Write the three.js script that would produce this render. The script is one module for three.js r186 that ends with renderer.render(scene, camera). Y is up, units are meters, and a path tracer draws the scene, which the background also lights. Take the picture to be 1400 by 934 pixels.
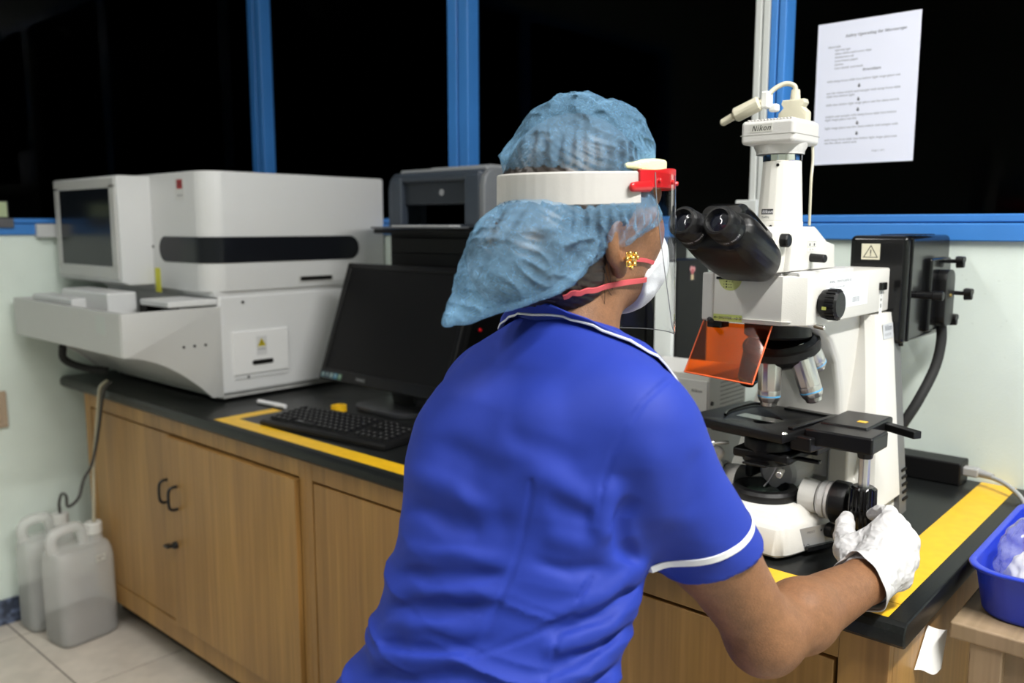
import * as THREE from 'three';
import { RoundedBoxGeometry } from 'three/addons/geometries/RoundedBoxGeometry.js';
import { mergeGeometries, toCreasedNormals } from 'three/addons/utils/BufferGeometryUtils.js';
import { RectAreaLightUniformsLib } from 'three/addons/lights/RectAreaLightUniformsLib.js';

// ------------------------------------------------------------------ camera, sky, lights, exposure
const scene = new THREE.Scene();
scene.background = new THREE.Color(0x000000);              // night outside
const CAM = { x: 0, y: 1.32, z: 0, fov: 43.69, pitch: 7.772, yaw: 48.199 };
const camera = new THREE.PerspectiveCamera(CAM.fov, 1400 / 934, 0.05, 60);
camera.position.set(CAM.x, CAM.y, CAM.z);
{
  const p = THREE.MathUtils.degToRad(CAM.pitch), a = THREE.MathUtils.degToRad(CAM.yaw);
  camera.lookAt(CAM.x - Math.cos(a) * Math.cos(p), CAM.y - Math.sin(p), CAM.z - Math.sin(a) * Math.cos(p));
}
camera.filmGauge = 36;                                     // full-frame sensor: about a 30 mm lens
camera.focus = 1.12;
camera.userData.fStop = 4.0;
const renderer = new THREE.WebGLRenderer({ antialias: true });
renderer.toneMapping = THREE.LinearToneMapping;
renderer.toneMappingExposure = 2.6;
renderer.shadowMap.enabled = true;
RectAreaLightUniformsLib.init();
const TUBE_COLOR = new THREE.Color(1.0, 0.985, 0.95);
const BATTENS = [                                          // ceiling battens: centre x, z, length, brightness
  { x: 0.60, z: -0.85, len: 1.2, power: 88 },
  { x: -1.35, z: 0.15, len: 1.2, power: 15 },
];

// ------------------------------------------------------------------ helpers
const V = (x, y, z) => new THREE.Vector3(x, y, z);
let seed = 7;
const rnd = () => { seed = (seed * 1664525 + 1013904223) >>> 0; return seed / 4294967296; };
const clamp = (v, a, b) => Math.min(b, Math.max(a, v));
const mix = (a, b, t) => a + (b - a) * t;
const smooth = (a, b, x) => { const t = clamp((x - a) / (b - a), 0, 1); return t * t * (3 - 2 * t); };
const taken = new Map();
function numbered(name) {
  const n = taken.get(name) || 0; taken.set(name, n + 1);
  return n ? `${name}_${String(n).padStart(3, '0')}` : name;
}
function flat(g) {                                         // plain non-indexed position / normal / uv
  const n = g.index ? g.toNonIndexed() : g;
  for (const k of Object.keys(n.attributes)) if (!['position', 'normal', 'uv', 'color'].includes(k)) n.deleteAttribute(k);
  if (!n.attributes.normal) n.computeVertexNormals();
  if (!n.attributes.uv) uvMetres(n);
  return n;
}
function uvMetres(g) {                                     // uv in metres on the plane each face looks at most
  const p = g.attributes.position, nn = g.attributes.normal, uv = new Float32Array(p.count * 2);
  for (let i = 0; i < p.count; i += 3) {
    let ax = 0, ay = 0, az = 0;
    for (let k = 0; k < 3; k++) { ax += nn.getX(i + k); ay += nn.getY(i + k); az += nn.getZ(i + k); }
    ax = Math.abs(ax); ay = Math.abs(ay); az = Math.abs(az);
    for (let k = 0; k < 3; k++) {
      const x = p.getX(i + k), y = p.getY(i + k), z = p.getZ(i + k), j = (i + k) * 2;
      if (ax >= ay && ax >= az) { uv[j] = z; uv[j + 1] = y; } else if (ay >= az) { uv[j] = x; uv[j + 1] = z; } else { uv[j] = x; uv[j + 1] = y; }
    }
  }
  g.setAttribute('uv', new THREE.BufferAttribute(uv, 2));
  return g;
}
function merged(list) { const a = [].concat(list).map(flat); return a.length === 1 ? a[0] : mergeGeometries(a, false); }
function bx(x0, x1, y0, y1, z0, z1, r = 0.003, seg = 2) {  // rounded box from extents, uv in metres
  const w = Math.abs(x1 - x0), h = Math.abs(y1 - y0), d = Math.abs(z1 - z0), m = Math.min(w, h, d) * 0.49;
  const g = flat(r > 0 ? new RoundedBoxGeometry(w, h, d, seg, Math.min(r, m)) : new THREE.BoxGeometry(w, h, d));
  g.translate((x0 + x1) / 2, (y0 + y1) / 2, (z0 + z1) / 2);
  return uvMetres(g);
}
function cylAB(a, b, r0, r1 = r0, seg = 28, bev = 0) {     // solid of revolution from a to b
  const A = V(...a), B = V(...b), L = A.distanceTo(B);
  const pts = bev > 0 ? [[0, 0], [r0 - bev, 0], [r0, bev], [r1, L - bev], [r1 - bev, L], [0, L]] : [[0, 0], [r0, 0], [r1, L], [0, L]];
  return turned(pts, a, B.sub(A), seg);
}
function turned(profile, at, axis, seg = 36, crease = 0.6) {           // lathe a [radius, height] profile about an axis
  const g = new THREE.LatheGeometry(profile.map(([r, h]) => new THREE.Vector2(Math.max(r, 1e-5), h)), seg);
  const q = new THREE.Quaternion().setFromUnitVectors(V(0, 1, 0), V(axis.x ?? axis[0], axis.y ?? axis[1], axis.z ?? axis[2]).normalize());
  g.applyQuaternion(q); g.translate(...at);
  return flat(toCreasedNormals(g, crease));
}
function tube(points, r, seg = 40, rad = 10, closed = false, tension = 0.5) {
  const c = new THREE.CatmullRomCurve3(points.map((p) => V(...p)), closed, 'catmullrom', tension);
  return flat(new THREE.TubeGeometry(c, seg, r, rad, closed));
}
function prism(pts, depth, plane, at, bevel = 0.002, bseg = 2, curveSegments = 12) {  // extrude an outline; plane 'xy' along +z, 'zy' along +x, 'xz' along +y
  const s = pts instanceof THREE.Shape ? pts : new THREE.Shape(pts.map(([a, b]) => new THREE.Vector2(a, b)));
  let g = new THREE.ExtrudeGeometry(s, { depth: Math.max(depth - 2 * bevel, 1e-4), bevelEnabled: bevel > 0, bevelSize: bevel, bevelThickness: bevel, bevelOffset: -bevel, bevelSegments: bseg, curveSegments });
  g.translate(0, 0, bevel);
  g.deleteAttribute('uv');
  const m = new THREE.Matrix4();
  if (plane === 'zy') m.set(0, 0, 1, at, 1, 0, 0, 0, 0, 1, 0, 0, 0, 0, 0, 1);                 // (a,b,c) -> y? fixed below
  if (plane === 'zy') m.set(0, 0, 1, at, 0, 1, 0, 0, 1, 0, 0, 0, 0, 0, 0, 1);                 // a = z, b = y, depth = x
  if (plane === 'xz') m.set(1, 0, 0, 0, 0, 0, 1, at, 0, 1, 0, 0, 0, 0, 0, 1);                 // a = x, b = z, depth = y
  if (plane === 'xy') m.makeTranslation(0, 0, at);
  g.applyMatrix4(m);
  if (plane !== 'xy') {                                                                        // those two maps mirror: turn the faces back
    g = g.index ? g.toNonIndexed() : g;
    const p = g.attributes.position.array;
    for (let i = 0; i < p.length; i += 9) for (let k = 0; k < 3; k++) { const t = p[i + 3 + k]; p[i + 3 + k] = p[i + 6 + k]; p[i + 6 + k] = t; }
    g.deleteAttribute('normal'); g.computeVertexNormals();
  }
  g = toCreasedNormals(g, 0.5);
  g.deleteAttribute('uv');
  return flat(g);
}
function roundRect(w, h, r, cx = 0, cy = 0) {
  const s = new THREE.Shape(), x = cx - w / 2, y = cy - h / 2; r = Math.min(r, w / 2 - 1e-4, h / 2 - 1e-4);
  s.moveTo(x + r, y); s.lineTo(x + w - r, y); s.absarc(x + w - r, y + r, r, -Math.PI / 2, 0); s.lineTo(x + w, y + h - r); s.absarc(x + w - r, y + h - r, r, 0, Math.PI / 2);
  s.lineTo(x + r, y + h); s.absarc(x + r, y + h - r, r, Math.PI / 2, Math.PI); s.lineTo(x, y + r); s.absarc(x + r, y + r, r, Math.PI, 1.5 * Math.PI);
  return s;
}
function loft(rings, capA = true, capB = true) {            // rings: arrays of [x,y,z], same count, closed loops
  const n = rings[0].length, pos = [], idx = [];
  for (const r of rings) for (const p of r) pos.push(...p);
  for (let i = 0; i + 1 < rings.length; i++) for (let j = 0; j < n; j++) {
    const a = i * n + j, b = i * n + (j + 1) % n, c = a + n, d = b + n;
    idx.push(a, b, d, a, d, c);
  }
  const cap = (k, flip) => {
    const c = [0, 0, 0]; for (const p of rings[k]) for (let t = 0; t < 3; t++) c[t] += p[t] / n;
    const at = pos.length / 3; pos.push(...c);
    for (let j = 0; j < n; j++) { const a = k * n + j, b = k * n + (j + 1) % n; flip ? idx.push(at, b, a) : idx.push(at, a, b); }
  };
  if (capA) cap(0, true);
  if (capB) cap(rings.length - 1, false);
  const g = new THREE.BufferGeometry();
  g.setAttribute('position', new THREE.Float32BufferAttribute(pos, 3)); g.setIndex(idx); g.computeVertexNormals();
  return g;
}
function decal(w, h, at, u, v, off = 0.0006) {              // a thin printed plate: centre at, u to its right, v up
  const U = V(...u).normalize(), W = V(...v).normalize(), N = U.clone().cross(W).normalize();
  const g = new THREE.BoxGeometry(w, h, off);
  const p = g.attributes.position, uv = g.attributes.uv;
  for (let i = 0; i < p.count; i++) uv.setXY(i, p.getX(i) / w + 0.5, p.getY(i) / h + 0.5);
  g.applyMatrix4(new THREE.Matrix4().makeBasis(U, W, N)); g.translate(at[0] + N.x * off / 2, at[1] + N.y * off / 2, at[2] + N.z * off / 2);
  return flat(g);
}
function mesh(name, geo, mat, parent) {
  const g = merged(geo), m = new THREE.Mesh(g, mat);
  m.name = name; m.castShadow = m.receiveShadow = true;
  if (parent) parent.add(m);
  return m;
}
const ORIGIN = new Map();
function thing(name, label, category, at, group) {          // group at the thing's base; parts are given in room coordinates
  const o = new THREE.Group(); o.name = numbered(name); o.position.set(...at); ORIGIN.set(o, at);
  o.userData = { label, category }; if (group) o.userData.group = group;
  scene.add(o); return o;
}
function part(parent, name, geo, mat, label) {
  const at = ORIGIN.get(parent), g = merged([].concat(geo).map((k) => k.clone())); g.translate(-at[0], -at[1], -at[2]);
  const m = mesh(name, g, mat, parent); ORIGIN.set(m, at);
  if (label) m.userData.label = label;
  return m;
}
function single(name, geo, mat, label, category, at, group) {   // a thing that is one mesh
  const g = merged([].concat(geo).map((k) => k.clone())); g.translate(-at[0], -at[1], -at[2]);
  const m = mesh(numbered(name), g, mat, scene); m.position.set(...at); ORIGIN.set(m, at);
  m.userData = { label, category }; if (group) m.userData.group = group;
  return m;
}
function struct(name, geo, mat, label, category, parent) {
  const m = mesh(name, geo, mat, parent || scene); ORIGIN.set(m, [0, 0, 0]);
  if (!parent) m.userData = { kind: 'structure', label, category };
  return m;
}
// ------------------------------------------------------------------ procedural textures
function lattice(n, s) { const a = new Float32Array(n * n); let q = s * 7919 + 13; for (let i = 0; i < a.length; i++) { q = (q * 1664525 + 1013904223) >>> 0; a[i] = q / 4294967296; } return a; }
function tileNoise(cellsX, cellsY, s) {                    // periodic value noise on the unit square
  const n = Math.max(cellsX, cellsY), L = lattice(n, s);
  return (u, v) => {
    const x = u * cellsX, y = v * cellsY, xi = Math.floor(x), yi = Math.floor(y); let fx = x - xi, fy = y - yi;
    fx = fx * fx * (3 - 2 * fx); fy = fy * fy * (3 - 2 * fy);
    const g = (i, j) => L[(((j % cellsY) + cellsY) % cellsY) * n + (((i % cellsX) + cellsX) % cellsX)];
    return mix(mix(g(xi, yi), g(xi + 1, yi), fx), mix(g(xi, yi + 1), g(xi + 1, yi + 1), fx), fy);
  };
}
function dataTex(size, fn, srgb, metres) {                 // fn(u, v) -> [r, g, b] 0..1 or one number
  const d = new Uint8Array(size * size * 4);
  for (let j = 0; j < size; j++) for (let i = 0; i < size; i++) {
    const c = fn((i + 0.5) / size, (j + 0.5) / size), k = (j * size + i) * 4, t = typeof c === 'number' ? [c, c, c] : c;
    for (let q = 0; q < 3; q++) d[k + q] = clamp(Math.round(t[q] * 255), 0, 255);
    d[k + 3] = 255;
  }
  const t = new THREE.DataTexture(d, size, size, THREE.RGBAFormat);
  t.wrapS = t.wrapT = THREE.RepeatWrapping; t.magFilter = THREE.LinearFilter; t.minFilter = THREE.LinearMipmapLinearFilter; t.generateMipmaps = true;
  if (srgb) t.colorSpace = THREE.SRGBColorSpace;
  if (metres) t.repeat.set(1 / metres, 1 / metres);
  t.needsUpdate = true; return t;
}
function canvasTex(w, h, draw) {
  const c = document.createElement('canvas'); c.width = w; c.height = h;
  draw(c.getContext('2d'), w, h);
  const t = new THREE.CanvasTexture(c); t.colorSpace = THREE.SRGBColorSpace; t.needsUpdate = true; return t;
}
const lin = (r, g, b) => new THREE.Color().setRGB(r, g, b);
function mat(color, roughness = 0.5, extra = {}) {
  const phys = ['clearcoat', 'sheen', 'transmission', 'specularIntensity', 'thickness', 'ior', 'attenuationColor', 'clearcoatRoughness'].some((k) => k in extra);
  const m = phys ? new THREE.MeshPhysicalMaterial({ roughness, ...extra }) : new THREE.MeshStandardMaterial({ roughness, ...extra });
  m.color = color instanceof THREE.Color ? color : new THREE.Color(color);
  return m;
}
const nFine = tileNoise(128, 128, 3), nMid = tileNoise(24, 24, 5), nBig = tileNoise(6, 6, 9), nTiny = tileNoise(256, 256, 11);
const T = {};
T.speck = dataTex(256, (u, v) => 0.5 + 0.5 * (nTiny(u, v) - 0.5) + 0.3 * (nFine(u, v) - 0.5), false, 0.12);       // orange-peel paint / moulded plastic
T.paint = dataTex(512, (u, v) => { const k = 0.965 + 0.035 * nBig(u, v) + 0.02 * (nMid(u, v) - 0.5) - (nFine(u * 1, v) > 0.965 ? 0.05 : 0); return [k, k, k]; }, true, 1.1);
const grain = tileNoise(96, 3, 21), grain2 = tileNoise(220, 6, 23), grain3 = tileNoise(14, 2, 27);
T.wood = dataTex(1024, (u, v) => {                          // beech laminate, grain along v
  const w = grain(u + 0.004 * nMid(u, v), v), f = grain2(u, v), b = grain3(u, v), k = 0.86 + 0.1 * (w - 0.5) + 0.07 * (f - 0.5) + 0.12 * (b - 0.5) - (nTiny(u, v) > 0.985 ? 0.07 : 0);
  return [k, k * (0.985 + 0.02 * b), k * (0.96 + 0.03 * w)];
}, true, 0.8);
T.granite = dataTex(512, (u, v) => { const s = nTiny(u, v), m = nFine(u, v); const k = 0.5 + 0.5 * (s > 0.86 ? (s - 0.86) * 5 : 0) + 0.12 * (m - 0.5); return [k, k, k]; }, true, 0.35);
T.marble = dataTex(512, (u, v) => { const q = nMid(u + 0.06 * nBig(v, u), v + 0.08 * nBig(u, v)), f = nFine(u, v); const k = 0.55 + 0.5 * (q - 0.5) + 0.18 * (f - 0.5); return [k * 0.95, k, k * 1.1]; }, true, 0.35);
T.tile = dataTex(512, (u, v) => { const q = nMid(u, v), b = nBig(v, u), s = nTiny(u, v); const k = 0.93 + 0.06 * (b - 0.5) + 0.05 * (q - 0.5) - (s > 0.985 ? 0.12 : 0); return [k, k * 0.985, k * 0.965]; }, true, 0.6);
T.tape = dataTex(256, (u, v) => { const k = 0.95 + 0.05 * nMid(u, v) - (nTiny(u, v) > 0.985 ? 0.1 : 0); return [k, k, k]; }, true, 0.3);
T.crumple = dataTex(512, (u, v) => { const r = (f, a, b) => 1 - Math.abs(2 * f(a, b) - 1); return 0.6 * r(nMid, u + 0.05 * nBig(v, u), v) + 0.4 * r(nBig, v, u + 0.03 * nMid(u, v)); }, false, 0.25);

// ------------------------------------------------------------------ the room
const XL = -3.06, ZB = -1.86, XR = 2.6, ZF = 3.2, YC = 2.8, TH = 0.12;
const mWall = mat(lin(0.77, 0.86, 0.80), 0.55, { map: T.paint, bumpMap: T.speck, bumpScale: 0.0004 });
const mCeil = mat(lin(0.78, 0.78, 0.76), 0.8);
const mBlue = mat(lin(0.05, 0.225, 0.63), 0.35, { map: T.paint });
const mWhiteFrame = mat(lin(0.62, 0.64, 0.63), 0.45, { map: T.paint });
const mGrout = mat(lin(0.20, 0.17, 0.15), 0.9);
const mTile = mat(lin(0.76, 0.71, 0.655), 0.32, { map: T.tile });
const mGlass = mat(lin(1, 1, 1), 0.02, { transmission: 1, thickness: 0, ior: 1.5, specularIntensity: 0.04 });
const SILL0 = 1.289, SILL1 = 1.342, WTOP = 2.45;

const floor = struct('floor', [bx(XL - TH, XR + TH, -0.12, -0.004, ZB - TH, ZF + TH, 0), bx(-1.492, XR, -0.004, 0, ZB, ZF, 0), bx(XL, -1.492, -0.004, 0, 0.076, ZF, 0)], mGrout, 'pale speckled ceramic tile floor of the laboratory', 'floor');
floor.material = mTile;
struct('grout', bx(XL, -1.492, -0.004, -0.0018, ZB, 0.076, 0), mGrout, '', '', floor);
{
  const P = 0.48, gap = 0.005, shared = [0, 1, 2].map(() => 0);
  for (let i = 0; i < 4; i++) for (let j = 0; j < 5; j++) {
    const x0 = Math.max(-2.932 - P + i * P, XL), x1 = -2.932 + i * P, z1 = 0.076 - j * P, z0 = Math.max(z1 - P, ZB);
    if (x1 - x0 < 0.03 || z1 - z0 < 0.03) continue;
    struct('tile', bx(x0 + gap / 2, x1 - gap / 2, -0.003, 0, z0 + gap / 2, z1 - gap / 2, 0.0012, 1), mTile, '', '', floor);
  }
}
struct('ceiling', bx(XL - TH, XR + TH, YC, YC + TH, ZB - TH, ZF + TH, 0), mCeil, 'plain white painted ceiling above the laboratory', 'ceiling');
struct('wall_back', [bx(XL - TH, XR + TH, -0.1, SILL0, ZB - TH, ZB, 0), bx(XL - TH, XR + TH, WTOP, YC, ZB - TH, ZB, 0), bx(1.6, XR + TH, SILL0, WTOP, ZB - TH, ZB, 0)], mWall, 'pale green painted wall under the dark window behind the microscope', 'wall');
struct('wall_left', [bx(XL - TH, XL, -0.1, SILL0, ZB, ZF, 0), bx(XL - TH, XL, WTOP, YC, ZB, ZF, 0), bx(XL - TH, XL, SILL0, WTOP, 1.2, ZF, 0)], mWall, 'pale green painted wall at the end of the counter by the jerrycans', 'wall');
struct('wall_right', bx(XR, XR + TH, -0.1, YC, ZB, ZF, 0), mWall, 'pale green wall on the far side of the room', 'wall');
struct('wall_front', bx(XL - TH, XR + TH, -0.1, YC, ZF, ZF + TH, 0), mWall, 'pale green wall opposite the windows', 'wall');
const mMarble = mat(lin(0.36, 0.40, 0.52), 0.3, { map: T.marble });
struct('baseboard_left', bx(XL, XL + 0.012, 0, 0.085, ZB, ZF, 0.002), mMarble, 'blue grey marble baseboard along the end wall', 'baseboard');
struct('baseboard_back', bx(-0.33, XR, 0, 0.085, ZB, ZB + 0.012, 0.002), mMarble, 'blue grey marble baseboard under the back wall', 'baseboard');
// window of the back wall: blue sill rail with a groove, posts, one pane between each pair of posts
const w1 = struct('window_1', [bx(XL, 1.6, SILL0, SILL1 - 0.018, ZB - 0.05, ZB + 0.012, 0.003), bx(XL, 1.6, SILL1 - 0.016, SILL1, ZB - 0.05, ZB + 0.006, 0.003)], mBlue, 'long dark night window with blue frame above the counter', 'window');
struct('top_rail', bx(XL, 1.6, WTOP - 0.05, WTOP, ZB - 0.05, ZB + 0.006, 0.003), mBlue, '', '', w1);
const post = (x0, x1, m) => struct('mullion', [bx(x0, x0 + (x1 - x0) * 0.46, SILL1 - 0.002, WTOP - 0.048, ZB - 0.045, ZB + 0.004, 0.003), bx(x0 + (x1 - x0) * 0.46, x0 + (x1 - x0) * 0.54, SILL1 - 0.002, WTOP - 0.048, ZB - 0.045, ZB - 0.006, 0), bx(x0 + (x1 - x0) * 0.54, x1, SILL1 - 0.002, WTOP - 0.048, ZB - 0.045, ZB + 0.004, 0.003)], m, '', '', w1);
post(-3.02, -2.935, mBlue); post(-1.922, -1.836, mBlue); post(-0.925, -0.889, mWhiteFrame); post(-0.888, -0.851, mBlue); post(0.25, 0.33, mBlue); post(1.52, 1.6, mBlue);
struct('latch_box', bx(-0.953, -0.90, SILL1 - 0.002, 1.378, ZB - 0.02, ZB + 0.014, 0.003), mWhiteFrame, '', '', w1);
for (const [a, b] of [[-2.935, -1.922], [-1.836, -0.925], [-0.851, 0.25], [0.33, 1.52]]) struct('pane', bx(a - 0.004, b + 0.004, SILL1 - 0.006, WTOP - 0.046, ZB - 0.028, ZB - 0.024, 0), mGlass, '', '', w1);
const w2 = struct('window_2', [bx(XL - 0.05, XL + 0.012, SILL0, SILL1 - 0.018, ZB, 1.2, 0.003), bx(XL - 0.05, XL + 0.006, SILL1 - 0.016, SILL1, ZB, 1.2, 0.003)], mBlue, 'dark night window with blue sill in the end wall', 'window');
struct('top_rail', bx(XL - 0.05, XL + 0.006, WTOP - 0.05, WTOP, ZB, 1.2, 0.003), mBlue, '', '', w2);
for (const [a, b] of [[-0.28, -0.2], [1.12, 1.2]]) struct('mullion', bx(XL - 0.045, XL + 0.004, SILL1 - 0.002, WTOP - 0.048, a, b, 0.003), mBlue, '', '', w2);
for (const [a, b] of [[-1.85, -0.28], [-0.2, 1.12]]) struct('pane', bx(XL - 0.028, XL - 0.024, SILL1 - 0.006, WTOP - 0.046, a - 0.004, b + 0.004, 0), mGlass, '', '', w2);

// ceiling battens: housing, glowing tube, and an area light of the same size just below the tube
const mHousing = mat(lin(0.75, 0.75, 0.73), 0.5);
for (const b of BATTENS) {
  const t = thing('ceiling_batten', 'white fluorescent batten under the ceiling' + (b === BATTENS[0] ? ' nearer the counter' : ' at the back of the room'), 'lamp', [b.x, YC, b.z]);
  part(t, 'housing', bx(b.x - 0.05, b.x + 0.05, YC - 0.05, YC, b.z - b.len / 2 - 0.02, b.z + b.len / 2 + 0.02, 0.006), mHousing);
  const glow = mat(0xffffff, 0.5); glow.emissive = TUBE_COLOR.clone(); glow.emissiveIntensity = 6;
  for (const dx of [-0.028, 0.028]) part(t, 'tube', cylAB([b.x + dx, YC - 0.072, b.z - b.len / 2], [b.x + dx, YC - 0.072, b.z + b.len / 2], 0.014, 0.014, 16), glow);
  for (const s of [-1, 1]) part(t, 'lamp_holder', bx(b.x - 0.045, b.x + 0.045, YC - 0.09, YC - 0.048, b.z + s * (b.len / 2 + 0.002), b.z + s * (b.len / 2 + 0.018), 0.003), mHousing);
  const L = new THREE.RectAreaLight(TUBE_COLOR, b.power, 0.10, b.len);
  L.position.set(b.x, YC - 0.095, b.z); L.rotation.x = -Math.PI / 2; L.castShadow = true; scene.add(L);
}

// ------------------------------------------------------------------ counter, cabinets, tape
const HC = 0.81, CF = -1.105, CR = -0.31;
const mTop = mat(lin(0.032, 0.036, 0.036), 0.28, { map: T.granite, specularIntensity: 0.5 });
mTop.color = lin(0.040, 0.044, 0.044);
const topShape = roundRect(0.745, 0.033, 0.011, (CF + ZB + 0.005) / 2, HC - 0.0165);
single('worktop', prism([[CF, HC - 0.012], [CF, HC - 0.028], [CF - 0.006, HC - 0.034], [ZB + 0.002, HC - 0.034], [ZB + 0.002, HC], [CF - 0.012, HC], [CF - 0.004, HC - 0.004]], CR - XL - 0.004, 'zy', XL + 0.002, 0.004, 3), mTop, 'long black granite worktop with rounded edge along the wall', 'worktop', [-1.685, HC - 0.034, -1.48]);
const mWood = mat(lin(0.50, 0.268, 0.082), 0.42, { map: T.wood });
const mDark = mat(lin(0.006, 0.0055, 0.005), 0.7, { specularIntensity: 0.4 });
const mBlackMetal = mat(lin(0.02, 0.02, 0.021), 0.32, { metalness: 0.4 });
const FZ = -1.125;                                          // face of the cabinet frame
function cabinet(label, x0, x1, stiles, doors) {
  const t = thing('base_cabinet', label, 'cabinet', [(x0 + x1) / 2, 0, -1.49]);
  part(t, 'carcass', [bx(x0, x0 + 0.018, 0.085, HC - 0.034, ZB + 0.002, FZ - 0.018, 0), bx(x1 - 0.018, x1, 0.085, HC - 0.034, ZB + 0.002, FZ - 0.018, 0), bx(x0, x1, 0.085, 0.103, ZB + 0.002, FZ - 0.018, 0), bx(x0, x1, 0.085, HC - 0.034, ZB + 0.002, ZB + 0.012, 0), bx(x0, x1, HC - 0.05, HC - 0.034, ZB + 0.002, FZ - 0.018, 0)], mWood);
  part(t, 'plinth', bx(x0 + 0.03, x1 - 0.03, 0, 0.085, ZB + 0.06, FZ - 0.07, 0), mDark);
  for (const [a, b] of stiles) part(t, 'stile', bx(a, b, 0.085, HC - 0.034, FZ - 0.018, FZ, 0.0012), mWood);
  for (let i = 0; i + 1 < stiles.length; i++) {
    part(t, 'rail', bx(stiles[i][1], stiles[i + 1][0], 0.728, HC - 0.034, FZ - 0.018, FZ - 0.0005, 0.0012), mWood);
    part(t, 'rail', bx(stiles[i][1], stiles[i + 1][0], 0.085, 0.15, FZ - 0.018, FZ - 0.0005, 0.0012), mWood);
  }
  return t;
}
function door(t, x0, x1, dz, handleX, lock) {
  const d = part(t, 'door', bx(x0, x1, 0.154, 0.722, FZ - 0.02 + dz, FZ + dz, 0.0015), mWood);
  if (handleX) {
    const z = FZ + dz, y = 0.55;
    part(d, 'handle', tube([[handleX, y + 0.033, z - 0.004], [handleX, y + 0.033, z + 0.012], [handleX, y + 0.028, z + 0.022], [handleX, y + 0.015, z + 0.026], [handleX, y - 0.015, z + 0.026], [handleX, y - 0.028, z + 0.022], [handleX, y - 0.033, z + 0.012], [handleX, y - 0.033, z - 0.004]], 0.0046, 48, 8), mBlackMetal);
  }
  if (lock) {
    const z = FZ + dz;
    part(d, 'lock', [cylAB([handleX - 0.02, 0.405, z - 0.003], [handleX - 0.02, 0.405, z + 0.012], 0.011, 0.010, 20, 0.002), bx(handleX - 0.042, handleX - 0.016, 0.401, 0.409, z + 0.011, z + 0.03, 0.002)], mBlackMetal);
  }
  return d;
}
const cabA = cabinet('beech laminate cabinet with two doors under the analyser', -2.912, -1.657, [[-2.912, -2.866], [-1.683, -1.657]], 2);
door(cabA, -2.863, -2.335, -0.002, -2.36, false);
door(cabA, -2.329, -1.687, 0.012, -2.275, true);
const cabB = cabinet('beech laminate cabinet beneath the microscope with plain end panel', -1.655, -0.335, [[-1.6565, -1.633], [-1.035, -1.0], [-0.402, -0.335]], 2);
door(cabB, -1.629, -1.039, -0.001, 0, false); door(cabB, -0.996, -0.408, -0.001, 0, false);
for (const y of [0.62, 0.26]) part(cabB, 'hinge', [cylAB([-0.405, y - 0.035, FZ + 0.001], [-0.405, y + 0.035, FZ + 0.001], 0.0045, 0.0045, 12), bx(-0.415, -0.396, y - 0.03, y + 0.03, FZ - 0.001, FZ + 0.0015, 0.0005)], mBlackMetal);

const mTape = mat(lin(0.86, 0.50, 0.012), 0.38, { map: T.tape });
const tapeY = HC + 0.0004;
const tapes = [
  ['yellow floor marking tape along the front edge of the worktop', -2.06, -0.338, -1.168, -1.119, 'front', 0],
  ['short yellow tape turned back beside the keyboard', -2.062, -2.018, -1.30, -1.168, 'short', 0],
  ['yellow marking tape across the free end of the worktop', -0.400, -0.338, -1.857, -1.169, 'end', 0.0003],
];
for (const [label, x0, x1, z0, z1, k, dy] of tapes) single('marking_tape', bx(x0, x1, tapeY - 0.0004 + dy, tapeY + dy, z0, z1, 0), mTape, label, 'tape', [(x0 + x1) / 2, HC, (z0 + z1) / 2]);

// torn paper curling off the end panel of the cabinet
{
  const n = 18, rings = [], mPaper = mat(lin(0.78, 0.77, 0.76), 0.7, { side: THREE.DoubleSide });
  const rows = 10, pos = [], idx = [];
  for (let j = 0; j <= rows; j++) for (let i = 0; i <= n; i++) {            // v down the roll, u across it
    const v = j / rows, u = i / n, a = u * 3.9, r = 0.017 + 0.004 * v;
    const z = mix(-1.288, -1.238, v) - 0.018 + r * Math.cos(a) * 0.95 - 0.044 * u * (0.6 + 0.4 * v), y = mix(0.738, 0.690, v) - 0.030 * u + 0.003 * Math.sin(u * 14) * v;
    pos.push(-0.3345 + r * (0.05 + 1.0 * Math.max(Math.sin(a * 0.8), 0)), y, z);
  }
  for (let j = 0; j < rows; j++) for (let i = 0; i < n; i++) { const a = j * (n + 1) + i, b = a + 1, c = a + n + 1, d = c + 1; idx.push(a, c, b, b, c, d); }
  const g = new THREE.BufferGeometry(); g.setAttribute('position', new THREE.Float32BufferAttribute(pos, 3)); g.setIndex(idx); g.computeVertexNormals();
  single('torn_paper', g, mPaper, 'torn white paper curling off the wooden end panel', 'paper', [-0.335, 0.66, -1.29]);
}

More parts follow.
